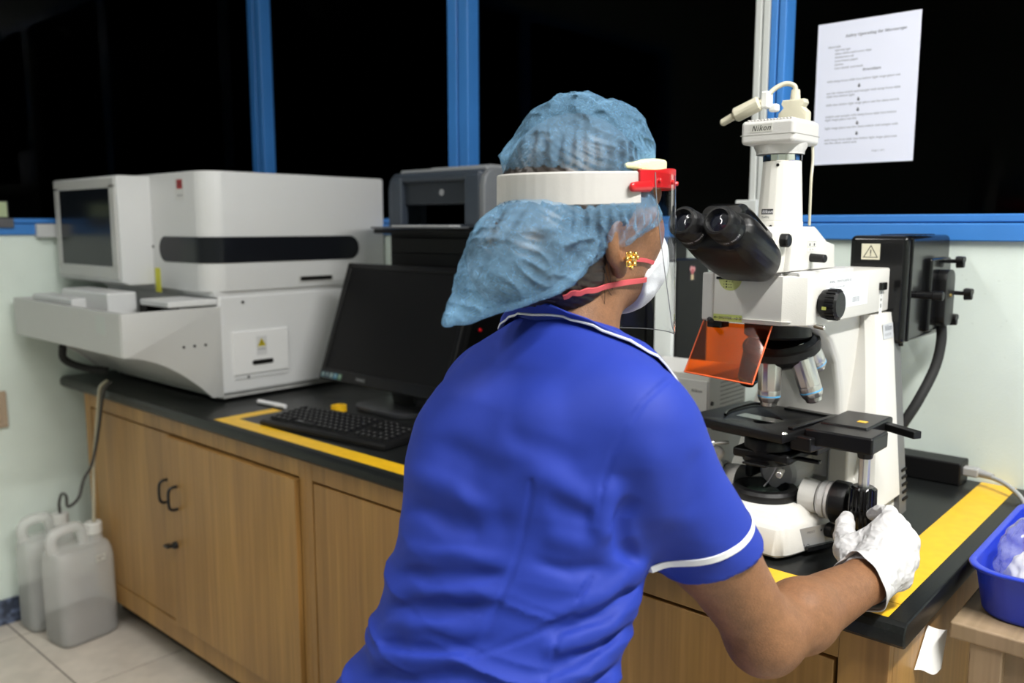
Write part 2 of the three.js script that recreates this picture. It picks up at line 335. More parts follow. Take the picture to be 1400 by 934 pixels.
// ------------------------------------------------------------------ analyser on the far end of the counter
const mShell = mat(lin(0.65, 0.655, 0.66), 0.42, { bumpMap: T.speck, bumpScale: 0.00025 });
const mShellGrey = mat(lin(0.50, 0.50, 0.49), 0.45, { bumpMap: T.speck, bumpScale: 0.00025 });
const mBlackGloss = mat(lin(0.008, 0.009, 0.012), 0.2, { specularIntensity: 0.5 });
const mBlackPlastic = mat(lin(0.006, 0.006, 0.0065), 0.45, { specularIntensity: 0.5, bumpMap: T.speck, bumpScale: 0.0002 });
const mRubber = mat(lin(0.012, 0.012, 0.012), 0.75);
const mScreenOff = mat(lin(0.008, 0.010, 0.014), 0.2, { specularIntensity: 0.5 });
function bandOn(path, y0, y1, off, thick) {                 // rounded-end strip that follows a plan path; path: [x, z, nx, nz, s]
  const L = path[path.length - 1][4], R = (y1 - y0) / 2, pos = [], idx = [];
  for (const [x, z, nx, nz, s] of path) {
    const e = Math.min(s, L - s), h = e < R ? Math.sqrt(Math.max(R * R - (R - e) ** 2, 1e-8)) : R, c = (y0 + y1) / 2;
    for (const [o, k] of [[off, -1], [off + thick, -1], [off + thick, 1], [off, 1]]) pos.push(x + nx * o, c + k * h, z + nz * o);
  }
  for (let i = 0; i + 1 < path.length; i++) for (let j = 0; j < 3; j++) { const a = i * 4 + j, b = a + 1, c = a + 4, d = c + 1; idx.push(a, b, d, a, d, c); }
  const g = new THREE.BufferGeometry(); g.setAttribute('position', new THREE.Float32BufferAttribute(pos, 3)); g.setIndex(idx);
  return toCreasedNormals(g, 0.7);
}
{
  const X1 = -2.236, X0 = -2.97, t = thing('bench_analyser', 'large white and grey bench analyser with screen and black window band', 'analyser', [-2.6, HC, -1.5]);
  part(t, 'lower_body', bx(X0, X1, HC + 0.02, 1.122, -1.845, -1.245, 0.012, 3), mShell);
  part(t, 'foot_rail', bx(X0 + 0.02, X1 - 0.012, HC + 0.008, HC + 0.024, -1.83, -1.255, 0.003), mShellGrey);
  for (const [x, z] of [[X1 - 0.05, -1.27], [X1 - 0.05, -1.8], [X0 + 0.05, -1.27], [X0 + 0.05, -1.8]]) part(t, 'foot', cylAB([x, HC, z], [x, HC + 0.012, z], 0.018, 0.016, 18, 0.002), mRubber);
  // upper housing with a rounded front corner
  const r = 0.065, s = new THREE.Shape(), xs = X1 + 0.006, zf = -1.215, zb = -1.85;
  s.moveTo(X0, zb); s.lineTo(xs, zb); s.lineTo(xs, zf - r); s.absarc(xs - r, zf - r, r, 0, Math.PI / 2); s.lineTo(X0, zf); s.lineTo(X0, zb);
  part(t, 'upper_housing', prism(s, 1.472 - 1.129, 'xz', 1.129, 0.007, 3, 16), mShell);
  part(t, 'seam', bx(X0 + 0.01, X1 - 0.003, 1.118, 1.132, -1.84, -1.235, 0), mShell);
  const path = []; let d = 0;
  const push = (x, z, nx, nz) => { if (path.length) d += Math.hypot(x - path[path.length - 1][0], z - path[path.length - 1][1]); path.push([x, z, nx, nz, d]); };
  for (let i = 0; i <= 24; i++) push(mix(-2.505, xs - r, Math.pow(i / 24, 1.6)), zf, 0, 1);
  for (let i = 1; i <= 12; i++) { const a = Math.PI / 2 * (1 - i / 12); push(xs - r + r * Math.cos(a), zf - r + r * Math.sin(a), Math.cos(a), Math.sin(a)); }
  for (let i = 1; i <= 30; i++) push(xs, mix(zf - r, -1.745, 1 - Math.pow(1 - i / 30, 1.7)), 1, 0);
  part(t, 'window_band', bandOn(path, 1.213, 1.287, 0.0005, 0.002), mBlackGloss, 'black glossy window band around the rounded corner');
  const hs = part(t, 'grip_recess', bx(xs - 0.004, xs + 0.001, 1.143, 1.166, -1.642, -1.513, 0.0005), mShellGrey);
  part(hs, 'grip_slot', prism(roundRect(0.118, 0.013, 0.006, -1.5775, 1.157), 0.003, 'zy', xs - 0.0006, 0), mDark);
  // service panel with warning triangle on the side
  const sp = part(t, 'service_panel', bx(X1 - 0.004, X1 + 0.006, 0.885, 1.012, -1.468, -1.283, 0.002), mat(lin(0.74, 0.74, 0.74), 0.45));
  part(t, 'panel_lip', bx(X1 - 0.004, X1 + 0.003, 0.872, 0.883, -1.468, -1.285, 0.001), mShell);
  part(sp, 'warning_label', decal(0.034, 0.056, [X1 + 0.0062, 0.966, -1.376], [0, 0, -1], [0, 1, 0]), mat(0xffffff, 0.5, { map: canvasTex(128, 208, (c, w, h) => {
    c.fillStyle = '#c9c9ca'; c.fillRect(0, 0, w, h); c.fillStyle = '#b3a100'; c.beginPath(); c.moveTo(64, 20); c.lineTo(118, 112); c.lineTo(10, 112); c.fill(); c.fillStyle = '#222'; c.fillRect(58, 52, 12, 34); c.fillRect(58, 92, 12, 10);
    c.fillStyle = '#55585c'; c.font = 'bold 26px sans-serif'; c.fillText('Caution', 14, 150); }) }));
  part(sp, 'panel_slot', prism(roundRect(0.07, 0.014, 0.006, -1.378, 0.917), 0.002, 'zy', X1 + 0.0055, 0), mDark);
  for (const [y, z] of [[1.098, -1.322], [0.876, -1.33]]) part(t, 'screw', cylAB([X1 - 0.002, y, z], [X1 + 0.004, y, z], 0.004, 0.004, 12), mDark);
  // maker's red mark and yellow tag on the front
  part(t, 'maker_mark', decal(0.054, 0.061, [-2.366, 1.423, zf + 0.0003], [1, 0, 0], [0, 1, 0]), mat(0xffffff, 0.5, { map: canvasTex(128, 144, (c, w, h) => {
    c.fillStyle = '#d2d2d1'; c.fillRect(0, 0, w, h); c.fillStyle = '#a52a2c'; c.fillRect(24, 8, 80, 62); c.strokeStyle = '#3a1416'; c.lineWidth = 7; c.beginPath(); c.moveTo(34, 18); c.lineTo(60, 39); c.lineTo(34, 60); c.moveTo(94, 18); c.lineTo(70, 39); c.lineTo(94, 60); c.stroke();
    c.fillStyle = '#55585c'; c.font = '22px sans-serif'; c.fillText('sysmed', 26, 120); }) }));
  part(t, 'yellow_tag', bx(-2.545, -2.512, 1.118, 1.192, zf - 0.001, zf + 0.0012, 0.0004), mat(lin(0.62, 0.60, 0.04), 0.5));
  // sample tray that juts over the counter edge
  const prof = (dz, dy) => { const q = [[-0.968 - dz, 1.09], [-0.968 - dz, 0.972 + dy]]; for (let i = 1; i <= 14; i++) { const a = i / 14; q.push([mix(-0.968 - dz, -1.215, a), 0.972 + dy - (0.142 + dy * 0.4) * (Math.pow(a, 1.9) * 0.9 + 0.1 * a)]); } q.push([-1.25, 0.826], [-1.25, 1.09]); return q; };
  part(t, 'tray_side', prism(prof(0, 0), 0.014, 'zy', X1 - 0.012, 0.002), mShellGrey);
  part(t, 'tray_side', prism(prof(0, 0), 0.014, 'zy', -3.012, 0.002), mShellGrey);
  part(t, 'tray_front', bx(-3.01, X1 - 0.004, 0.972, 1.09, -0.984, -0.966, 0.003), mShellGrey);
  part(t, 'tray_bottom', prism([...prof(0.012, 0.014).slice(1, -1), [-1.25, 0.99], [-0.985, 0.99]], X1 + 3.0 - 0.03, 'zy', -2.995, 0.002), mat(lin(0.42, 0.42, 0.41), 0.5));
  part(t, 'tray_floor', bx(-3.0, X1 - 0.01, 1.035, 1.045, -1.25, -0.98, 0.002), mShellGrey);
  part(t, 'rack_cover', [bx(-2.80, -2.47, 1.04, 1.128, -1.12, -1.035, 0.006), bx(-2.93, -2.62, 1.04, 1.106, -1.06, -0.995, 0.006)], mShell);
  part(t, 'rack_slot', bx(-2.46, -2.41, 1.043, 1.10, -1.22, -1.12, 0.003), mDark);
  part(t, 'tray_ledge', bx(-2.41, X1 - 0.004, 1.095, 1.112, -1.245, -1.10, 0.004), mShell);
  for (const z of [-1.135, -1.167, -1.2]) part(t, 'screw', cylAB([X1, 0.985, z], [X1 + 0.003, 0.985, z], 0.0042, 0.004, 12), mDark);
  part(t, 'tray_sticker', decal(0.06, 0.05, [-2.36, 1.052, -0.966], [1, 0, 0], [0, 1, 0]), mat(lin(0.50, 0.53, 0.51), 0.5));
  // screen pod
  const pod = part(t, 'screen_pod', prism([[-1.118, 1.15], [-1.115, 1.462], [-1.125, 1.466], [-1.26, 1.466], [-1.26, 1.142], [-1.14, 1.14]], 0.472, 'zy', -3.022, 0.004, 3), mShell);
  part(pod, 'bezel', [bx(-3.012, -2.565, 1.430, 1.458, -1.118, -1.112, 0.002), bx(-3.012, -2.565, 1.158, 1.196, -1.118, -1.112, 0.002), bx(-3.012, -2.978, 1.19, 1.44, -1.118, -1.112, 0.002), bx(-2.60, -2.565, 1.19, 1.44, -1.118, -1.112, 0.002)], mShellGrey);
  part(pod, 'screen', bx(-2.98, -2.598, 1.194, 1.432, -1.118, -1.1145, 0.001), mScreenOff, 'dark switched-off display');
  part(pod, 'lock_knob', cylAB([-2.552, 1.256, -1.218], [-2.544, 1.256, -1.218], 0.006, 0.005, 14), mDark);
  part(t, 'drain_elbow', tube([[-2.86, 0.94, -1.05], [-2.87, 0.895, -1.055], [-2.85, 0.865, -1.10], [-2.80, 0.85, -1.16]], 0.012, 24, 10), mRubber);
}
// ------------------------------------------------------------------ printer on a black stand
const mSlate = mat(lin(0.036, 0.046, 0.064), 0.4, { bumpMap: T.speck, bumpScale: 0.0002 });
const mSlateDark = mat(lin(0.014, 0.018, 0.025), 0.45);
const mGreyLid = mat(lin(0.26, 0.27, 0.285), 0.42);
{
  const x0 = -1.905, x1 = -1.525, zf = -1.60, zb = -1.84;
  const st = thing('printer_stand', 'black box carrying the laser printer behind the monitor', 'stand', [-1.74, HC, -1.75]);
  part(st, 'box', bx(-1.975, -1.50, HC, 1.302, -1.845, -1.665, 0.004), mBlackPlastic); part(st, 'top_board', bx(-1.98, -1.495, 1.296, 1.310, -1.85, -1.605, 0.003), mBlackPlastic);
  part(st, 'front_rail', bx(-1.96, -1.515, 1.24, 1.285, -1.67, -1.655, 0.003), mBlackPlastic);
  part(st, 'indicator', cylAB([-1.605, 1.036, -1.666], [-1.605, 1.036, -1.660], 0.005, 0.004, 12, 0.001), mat(lin(0.75, 0.01, 0.02), 0.25), 'small red indicator lens');
  const t = thing('laser_printer', 'dark slate laser printer with paper in its front tray', 'printer', [-1.715, 1.31, -1.72]);
  const side = [[zf, 1.315], [zf, 1.42], [zf - 0.006, 1.445], [zf - 0.022, 1.462], [zf - 0.05, 1.468], [zb + 0.03, 1.474], [zb + 0.008, 1.468], [zb, 1.45], [zb, 1.315]];
  part(t, 'body', prism(side, 0.012, 'zy', x0, 0.005, 3), mSlate);
  part(t, 'body_end', prism(side, 0.022, 'zy', x1 - 0.022, 0.006, 3), mat(lin(0.16, 0.17, 0.185), 0.4));
  part(t, 'front_cover', [bx(x0 + 0.01, x1 - 0.02, 1.435, 1.464, zf - 0.05, zf - 0.004, 0.012, 3), bx(x0 + 0.01, x0 + 0.055, 1.318, 1.452, zf - 0.03, zf, 0.006), bx(x1 - 0.075, x1 - 0.02, 1.318, 1.452, zf - 0.03, zf, 0.006), bx(x0 + 0.01, x1 - 0.02, 1.315, 1.322, zb, zf - 0.002, 0.002)], mSlate);
  part(t, 'inner_panel', bx(x0 + 0.05, x1 - 0.07, 1.375, 1.442, zf - 0.05, zf - 0.016, 0.006), mSlateDark);
  part(t, 'paper_cavity', bx(x0 + 0.05, x1 - 0.07, 1.32, 1.38, zf - 0.16, zf - 0.10, 0), mDark);
  part(t, 'rear_body', bx(x0 + 0.01, x1 - 0.02, 1.318, 1.46, zb, zf - 0.10, 0.004), mSlate);
  part(t, 'lid', [bx(x0 + 0.02, x1 - 0.02, 1.462, 1.474, zb + 0.012, zf - 0.03, 0.005), bx(x0 + 0.08, x1 - 0.06, 1.470, 1.482, zb + 0.02, zf - 0.09, 0.005)], mGreyLid);
  part(t, 'badge', cylAB([-1.70, 1.408, zf - 0.0165], [-1.70, 1.408, zf - 0.0145], 0.009, 0.009, 20), mGreyLid);
  part(t, 'tray', bx(x0 - 0.02, x1 - 0.06, 1.311, 1.316, zf - 0.1, zf + 0.05, 0.002), mat(lin(0.10, 0.105, 0.115), 0.4));
  part(t, 'paper', bx(x0 + 0.06, x1 - 0.09, 1.3165, 1.3195, zf - 0.1, zf + 0.04, 0.0006), mat(lin(0.7, 0.7, 0.7), 0.7));
}
// ------------------------------------------------------------------ monitor, keyboard, mouse and bits around them
{
  const W = 0.53, H = 0.352, t = thing('monitor', 'black flat screen monitor tilted back beside the analyser', 'monitor', [-2.05, HC, -1.45]);
  const lean = new THREE.Group(); const tilt = new THREE.Matrix4().makeRotationX(-0.345).setPosition(-2.05, HC + 0.068, -1.45);
  const lp = (name, geo, m, par, label) => { const g = merged(geo); g.applyMatrix4(tilt); return part(par || t, name, g, m, label); };
  lp('bezel', [bx(0, W, 0, 0.034, -0.02, 0.004, 0.004), bx(0, W, H - 0.018, H, -0.02, 0.004, 0.004), bx(0, 0.018, 0, H, -0.02, 0.004, 0.004), bx(W - 0.018, W, 0, H, -0.02, 0.004, 0.004)], mat(lin(0.006, 0.006, 0.0065), 0.3, { specularIntensity: 0.5 }));
  lp('screen', bx(0.016, W - 0.016, 0.032, H - 0.016, -0.012, 0.0005, 0), mat(lin(0.0035, 0.0035, 0.004), 0.45, { specularIntensity: 0.35 }));
  lp('back_cover', [bx(0.004, W - 0.004, 0.004, H - 0.004, -0.035, -0.012, 0.008), bx(0.12, W - 0.12, 0.06, H - 0.06, -0.06, -0.03, 0.012)], mBlackPlastic);
  const st = lp('sticker', [decal(0.10, 0.022, [0.058, 0.014, 0.0042], [1, 0, 0], [0, 1, 0])], mat(0xffffff, 0.4, { map: canvasTex(256, 64, (c, w, h) => {
    c.fillStyle = '#101216'; c.fillRect(0, 0, w, h); const col = ['#3d5a63', '#27404f', '#5d7478', '#2f6f8a', '#486b4f']; for (let i = 0; i < 5; i++) { c.fillStyle = col[i]; c.fillRect(6 + i * 50, 8, 42, 46); c.fillStyle = '#a8b8b4'; c.fillRect(12 + i * 50, 16, 20, 6); c.fillRect(12 + i * 50, 30, 28, 5); } }) }), null, 'strip of small coloured feature stickers');
  lp('maker_name', decal(0.05, 0.012, [W * 0.36, 0.017, 0.0042], [1, 0, 0], [0, 1, 0]), mat(0xffffff, 0.4, { map: canvasTex(200, 48, (c, w, h) => { c.fillStyle = '#131314'; c.fillRect(0, 0, w, h); c.fillStyle = '#8d9092'; c.font = 'bold 36px sans-serif'; c.fillText('Compaq', 20, 38); }) }));
  const glow = mat(lin(0.3, 0.01, 0.01), 0.4); glow.emissive = lin(1, 0.03, 0.03); glow.emissiveIntensity = 0.8;
  part(t, 'neck', prism([[-1.585, HC + 0.01], [-1.545, HC + 0.01], [-1.50, HC + 0.16], [-1.545, HC + 0.20]], 0.10, 'zy', -1.835, 0.006), mat(lin(0.03, 0.03, 0.032), 0.35));
  part(t, 'base', prism(roundRect(0.26, 0.19, 0.07, -1.785, -1.535), 0.014, 'xz', HC, 0.004, 3), mat(lin(0.035, 0.036, 0.04), 0.3));
}
{
  const t = thing('keyboard', 'black computer keyboard in front of the monitor', 'keyboard', [-1.70, HC, -1.265]);
  t.rotation.y = 0.10;
  const at = [-1.70, HC, -1.265], mKey = mat(lin(0.007, 0.007, 0.008), 0.5, { specularIntensity: 0.5 }), W = 0.445, D = 0.155;
  part(t, 'case', [prism([[at[2] + D / 2, HC + 0.002], [at[2] + D / 2, HC + 0.010], [at[2] + D / 2 - 0.006, HC + 0.014], [at[2] - D / 2, HC + 0.026], [at[2] - D / 2, HC + 0.002]], W, 'zy', at[0] - W / 2, 0.002)], mBlackPlastic);
  for (const sx of [-1, 1]) for (const sz of [-1, 1]) part(t, 'rubber_foot', bx(at[0] + sx * 0.2 - 0.01, at[0] + sx * 0.2 + 0.01, HC, HC + 0.004, at[2] + sz * 0.065 - 0.004, at[2] + sz * 0.065 + 0.004, 0.001), mRubber);
  const kg = merged(new THREE.BoxGeometry(0.0165, 0.007, 0.0165)), legend = mat(lin(0.16, 0.16, 0.16), 0.5);
  { const p = kg.attributes.position; for (let i = 0; i < p.count; i++) if (p.getY(i) > 0) { p.setX(i, p.getX(i) * 0.78); p.setZ(i, p.getZ(i) * 0.78); } kg.computeVertexNormals(); }
  const lg = merged(new THREE.BoxGeometry(0.0035, 0.0006, 0.0045));
  for (let row = 0; row < 6; row++) for (let col = 0; col < 22; col++) {
    if (col === 15 || col === 18 && row > 5) continue;
    if (row === 0 && (col === 1 || col > 18)) continue;
    if (row === 3 && col > 15 && col < 19) continue;
    if (row === 5 && col > 3 && col < 9) { if (col > 4) continue; }
    const m = new THREE.Mesh(kg, mKey); m.name = 'key'; m.castShadow = m.receiveShadow = true;
    const x = -W / 2 + 0.022 + col * 0.0191, z = -D / 2 + 0.028 + row * 0.0192, y = 0.0285 - (z + D / 2) * 0.082;
    m.position.set(x, y, z); m.rotation.x = 0.08;
    if (row === 5 && col === 4) { m.scale.x = 5.5; m.position.x += 0.04; }
    t.add(m);
    const l = new THREE.Mesh(lg, legend); l.name = 'legend'; l.position.set(-0.003, 0.0035, -0.002); m.add(l);
  }
  t.rotation.y = 0.10;
}
single('mouse', (() => { const g = new THREE.SphereGeometry(1, 24, 16); g.scale(0.03, 0.034, 0.055); const p = g.attributes.position; for (let i = 0; i < p.count; i++) if (p.getY(i) < 0) p.setY(i, p.getY(i) * 0.05); g.computeVertexNormals(); g.translate(-1.335, HC + 0.002, -1.25); return g; })(), mBlackPlastic, 'black computer mouse beside the keyboard', 'mouse', [-1.335, HC, -1.25]);
single('white_marker', [cylAB([-2.150, HC + 0.007, -1.309], [-2.06, HC + 0.007, -1.317], 0.0068, 0.0068, 16, 0.001), cylAB([-2.07, HC + 0.007, -1.3161], [-2.03, HC + 0.007, -1.3197], 0.0074, 0.0066, 16, 0.001)], mat(lin(0.72, 0.72, 0.74), 0.4), 'white marker pen lying beside the keyboard', 'pen', [-2.09, HC, -1.315]);
single('tape_roll', turned([[0.012, 0], [0.022, 0], [0.022, 0.016], [0.012, 0.016], [0.012, 0]], [-1.90, HC, -1.405], [0, 1, 0], 28), mTape, 'small roll of yellow tape by the foot of the monitor', 'tape roll', [-1.90, HC, -1.405]);

// ------------------------------------------------------------------ behind the microscope: cases against the wall
single('tower_case', [bx(-1.42, -1.075, HC, 1.292, -1.845, -1.70, 0.004), bx(-1.40, -1.095, HC + 0.04, 1.25, -1.703, -1.696, 0.003)], mBlackPlastic, 'black computer case standing against the wall below the window', 'computer', [-1.25, HC, -1.77]);
{
  const t = thing('slim_case', 'slim upright case with white front and black side behind the white power box', 'case', [-0.985, HC, -1.66]);
  part(t, 'front_panel', bx(-1.018, -0.973, HC, 1.24, -1.624, -1.612, 0.002), mat(lin(0.86, 0.90, 0.89), 0.4));
  part(t, 'side_shell', bx(-1.02, -0.968, HC, 1.245, -1.76, -1.622, 0.003), mBlackPlastic);
  part(t, 'pink_sticker', decal(0.03, 0.036, [-0.968, 1.215, -1.685], [0, 0, -1], [0, 1, 0]), mat(0xffffff, 0.5, { map: canvasTex(64, 80, (c, w, h) => { c.fillStyle = '#1a1418'; c.fillRect(0, 0, w, h); c.fillStyle = '#c98a8c'; c.beginPath(); c.arc(22, 20, 14, 0, 7); c.arc(44, 22, 13, 0, 7); c.fill(); c.fillStyle = '#a9545a'; c.beginPath(); c.arc(32, 34, 14, 0, 7); c.fill(); c.fillStyle = '#c7b48e'; c.fillRect(20, 48, 24, 26); }) }));
}
{
  const t = thing('lamp_power_supply', 'white lamp power box with vented side standing next to the microscope', 'power supply', [-0.88, HC, -1.53]);
  const mBox = mat(lin(0.70, 0.69, 0.66), 0.45, { bumpMap: T.speck, bumpScale: 0.0002 });
  part(t, 'housing', bx(-0.985, -0.79, HC + 0.01, 1.036, -1.605, -1.452, 0.004), mBox);
  part(t, 'front_panel', bx(-0.982, -0.793, HC + 0.014, 1.022, -1.453, -1.449, 0.001), mat(lin(0.66, 0.655, 0.64), 0.45));
  const holes = []; for (let i = 0; i < 16; i++) for (let j = 0; j < 9; j++) holes.push(bx(-0.7905, -0.7897, 0.945 + j * 0.0085, 0.9475 + j * 0.0085, -1.50 - i * 0.0062, -1.4978 - i * 0.0062, 0));
  const vent = part(t, 'vent_holes', holes, mDark); vent.userData.kind = 'stuff';
  part(t, 'screw', cylAB([-0.791, 0.978, -1.463], [-0.787, 0.978, -1.463], 0.005, 0.004, 14), mBlackMetal);
  part(t, 'maker_name', decal(0.03, 0.010, [-0.815, 1.002, -1.4488], [1, 0, 0], [0, 1, 0]), mat(0xffffff, 0.5, { map: canvasTex(160, 54, (c, w, h) => { c.fillStyle = '#d6d5d1'; c.fillRect(0, 0, w, h); c.fillStyle = '#15151a'; c.font = 'italic bold 44px sans-serif'; c.fillText('Nikon', 14, 44); }) }));
  part(t, 'model_text', decal(0.05, 0.008, [-0.945, 1.006, -1.4488], [1, 0, 0], [0, 1, 0]), mat(0xffffff, 0.5, { map: canvasTex(200, 32, (c, w, h) => { c.fillStyle = '#d6d5d1'; c.fillRect(0, 0, w, h); c.fillStyle = '#3a3a40'; c.font = '24px sans-serif'; c.fillText('HG POWER', 8, 25); }) }));
  for (const x of [-0.97, -0.805]) part(t, 'foot', bx(x - 0.01, x + 0.01, HC, HC + 0.011, -1.59, -1.465, 0.002), mRubber);
}
{
  const t = thing('power_adapter', 'black power adapter brick by the wall behind the microscope', 'adapter', [-0.50, HC, -1.825]);
  part(t, 'case', bx(-0.60, -0.425, HC, HC + 0.046, -1.855, -1.795, 0.004), mBlackPlastic);
  part(t, 'plug', [bx(-0.428, -0.398, HC + 0.018, HC + 0.036, -1.836, -1.814, 0.004), cylAB([-0.40, HC + 0.027, -1.825], [-0.372, HC + 0.026, -1.815], 0.0085, 0.006, 16)], mat(lin(0.36, 0.36, 0.36), 0.5));
  part(t, 'cable', tube([[-0.385, HC + 0.026, -1.82], [-0.35, HC + 0.022, -1.80], [-0.315, HC + 0.010, -1.768], [-0.298, HC - 0.012, -1.745], [-0.292, HC - 0.08, -1.735], [-0.291, HC - 0.3, -1.735]], 0.0045, 40, 10), mat(lin(0.36, 0.37, 0.37), 0.5));
}
// ------------------------------------------------------------------ notice on the glass, things on the sill, wall switch
{
  const draw = (c, w, h) => {
    c.fillStyle = '#dcdff0'; c.fillRect(0, 0, w, h);
    c.fillStyle = '#33363f'; c.font = 'italic bold 19px serif'; c.fillText('Safety Operating for Microscope', 150, 84);
    const line = (x, y, ww, s) => { c.fillStyle = '#4b4e58'; c.font = `${s}px serif`; let t = ''; const words = ['the', 'sample', 'slide', 'stage', 'clean', 'with', 'lens', 'place', 'switch', 'lamp', 'before', 'use', 'and', 'focus', 'light']; let k = (x * 7 + y * 3) % 15; while (c.measureText(t).width < ww - 30) { t += words[k % 15] + ' '; k += 4; } c.fillText(t, x, y); };
    c.font = '15px serif'; c.fillText('Materials', 60, 132);
    ['Microscope', 'Glass slides and cover slips', 'Immersion oil', 'Lens tissue paper', 'Gloves', 'Face shield and mask'].forEach((s, i) => { c.fillStyle = '#4b4e58'; c.font = '15px serif'; c.fillText(s, 98, 150 + i * 19); });
    c.fillStyle = '#33363f'; c.font = 'bold 18px serif'; c.fillText('Procedure', 250, 268);
    let y = 312; for (let i = 0; i < 6; i++) { line(62, y, 400, 15); if (i % 2) line(62, y + 17, 180, 15); y += 46; if (i < 5) { c.fillStyle = '#22242a'; c.fillRect(232, y - 26 + (i % 2) * 8, 7, 10); c.beginPath(); c.moveTo(226, y - 16 + (i % 2) * 8); c.lineTo(245, y - 16 + (i % 2) * 8); c.lineTo(235.5, y - 6 + (i % 2) * 8); c.fill(); y += 16; } }
    c.fillStyle = '#6b6e78'; c.font = '13px serif'; c.fillText('Page 1 of 1', 320, 690);
  };
  single('paper_notice', decal(0.212, 0.299, [-0.683, 1.6015, ZB - 0.0235], [1, 0.0, 0], [0, 1, 0], 0.0005), mat(0xffffff, 0.6, { map: canvasTex(530, 748, draw) }), 'white typed procedure sheet taped to the dark window glass', 'notice', [-0.683, 1.45, ZB - 0.0235]);
}
single('sill_box', [bx(XL - 0.02, XL + 0.03, SILL1 - 0.062, SILL1 + 0.004 - 0.022, -1.20, -1.06, 0.003)], mat(lin(0.55, 0.56, 0.57), 0.5), 'small white box fixed on the blue sill beside the analyser screen', 'box', [XL, SILL1 - 0.06, -1.12]);
{
  const t = thing('framed_card', 'small pale green framed card on the blue window sill', 'frame', [XL, SILL1, -0.95]);
  part(t, 'frame', bx(XL - 0.018, XL + 0.004, SILL1, SILL1 + 0.055, -0.988, -0.90, 0.002), mat(lin(0.03, 0.03, 0.03), 0.5));
  part(t, 'card', bx(XL + 0.003, XL + 0.0055, SILL1 + 0.004, SILL1 + 0.052, -0.983, -0.903, 0), mat(lin(0.42, 0.50, 0.30), 0.6));
  part(t, 'ledge', bx(XL - 0.015, XL + 0.022, SILL1 - 0.03, SILL1, -0.995, -0.90, 0.002), mat(lin(0.10, 0.10, 0.11), 0.6));
}
single('wall_socket', [bx(XL, XL + 0.012, 0.665, 0.785, -0.935, -0.80, 0.003), bx(XL + 0.01, XL + 0.016, 0.685, 0.765, -0.915, -0.82, 0.002)], mat(lin(0.46, 0.35, 0.25), 0.5), 'beige electrical socket plate on the end wall', 'socket', [XL, 0.665, -0.87]);

// ------------------------------------------------------------------ jerrycans with waste tubes
const mCan = mat(lin(0.84, 0.84, 0.83), 0.42, { transparent: true, opacity: 0.38, side: THREE.DoubleSide }), mLiquid = mat(lin(0.075, 0.058, 0.052), 0.5);
function jerrycan(label, cx, cz, w, d, h, level, liquid, yaw) {       // w across x, d along z
  const t = thing('jerrycan', label, 'jerrycan', [cx, 0, cz], 'waste jerrycans under the analyser'); t.rotation.y = yaw;
  const at = (x, y, z) => [cx + x, y, cz + z];
  // body: rounded rectangle rings, shoulders pulled in, the handle side cut down
  const ring = (y, sx, sz, oz = 0) => { const out = []; for (let i = 0; i < 40; i++) { const a = i / 40 * Math.PI * 2, c = Math.cos(a), s = Math.sin(a), e = 0.42; out.push(at(Math.sign(c) * Math.pow(Math.abs(c), e) * w / 2 * sx, y, Math.sign(s) * Math.pow(Math.abs(s), e) * d / 2 * sz + oz)); } return out; };
  const g = loft([ring(0.0, 0.86, 0.9), ring(0.006, 0.95, 0.96), ring(0.02, 1, 1), ring(h * 0.35, 1, 1), ring(h * 0.66, 1, 1), ring(h * 0.70, 0.99, 0.995), ring(h * 0.76, 0.93, 0.97), ring(h * 0.80, 0.80, 0.93), ring(h * 0.815, 0.62, 0.9)]);
  part(t, 'body', g, mCan);
  part(t, 'handle', [tube([at(0, h * 0.79, d * 0.40), at(0, h * 0.90, d * 0.43), at(0, h * 0.965, d * 0.34), at(0, h * 0.98, d * 0.12), at(0, h * 0.96, -d * 0.05), at(0, h * 0.86, -d * 0.11), at(0, h * 0.79, -d * 0.12)], 0.0175, 40, 12)], mCan);
  part(t, 'neck', turned([[0.028, 0], [0.026, 0.02], [0.022, 0.03], [0.022, 0.05]], at(0, h * 0.80, -d * 0.30), [0, 1, 0], 24), mCan);
  part(t, 'cap', turned([[0, 0.045], [0, 0.066], [0.024, 0.066], [0.027, 0.062], [0.027, 0.03], [0.022, 0.03]], at(0, h * 0.80, -d * 0.30), [0, 1, 0], 24), mat(lin(0.72, 0.72, 0.70), 0.45));
  const liq = (y, k, kz) => ring(y, k, kz);
  part(t, 'liquid', loft([liq(0.008, 0.93, 0.95), liq(0.022, 0.985, 0.988), liq(level, 0.985, 0.988)]), liquid);
  return t;
}
const canA = jerrycan('translucent white jerrycan part filled with brownish liquid by the cabinet', -2.785, -1.022, 0.145, 0.188, 0.375, 0.085, mLiquid, 0.12);
const canB = jerrycan('translucent white jerrycan with clearer liquid against the end wall', -2.958, -0.99, 0.125, 0.165, 0.375, 0.135, mat(lin(0.10, 0.11, 0.11), 0.5), 0.05);
part(canA, 'scribble', decal(0.03, 0.02, [-2.785 + 0.0735, 0.268, -1.057], [0, 0, -1], [0, 1, 0]), mat(0xffffff, 0.5, { map: canvasTex(96, 64, (c, w, h) => { c.fillStyle = '#cfcfca'; c.fillRect(0, 0, w, h); c.strokeStyle = '#3c3438'; c.lineWidth = 5; c.beginPath(); c.moveTo(10, 44); c.lineTo(30, 20); c.lineTo(38, 48); c.lineTo(60, 16); c.lineTo(84, 40); c.stroke(); }) }));
const mTubeClear = mat(lin(0.46, 0.42, 0.31), 0.4), mTubeDark = mat(lin(0.05, 0.048, 0.045), 0.5);
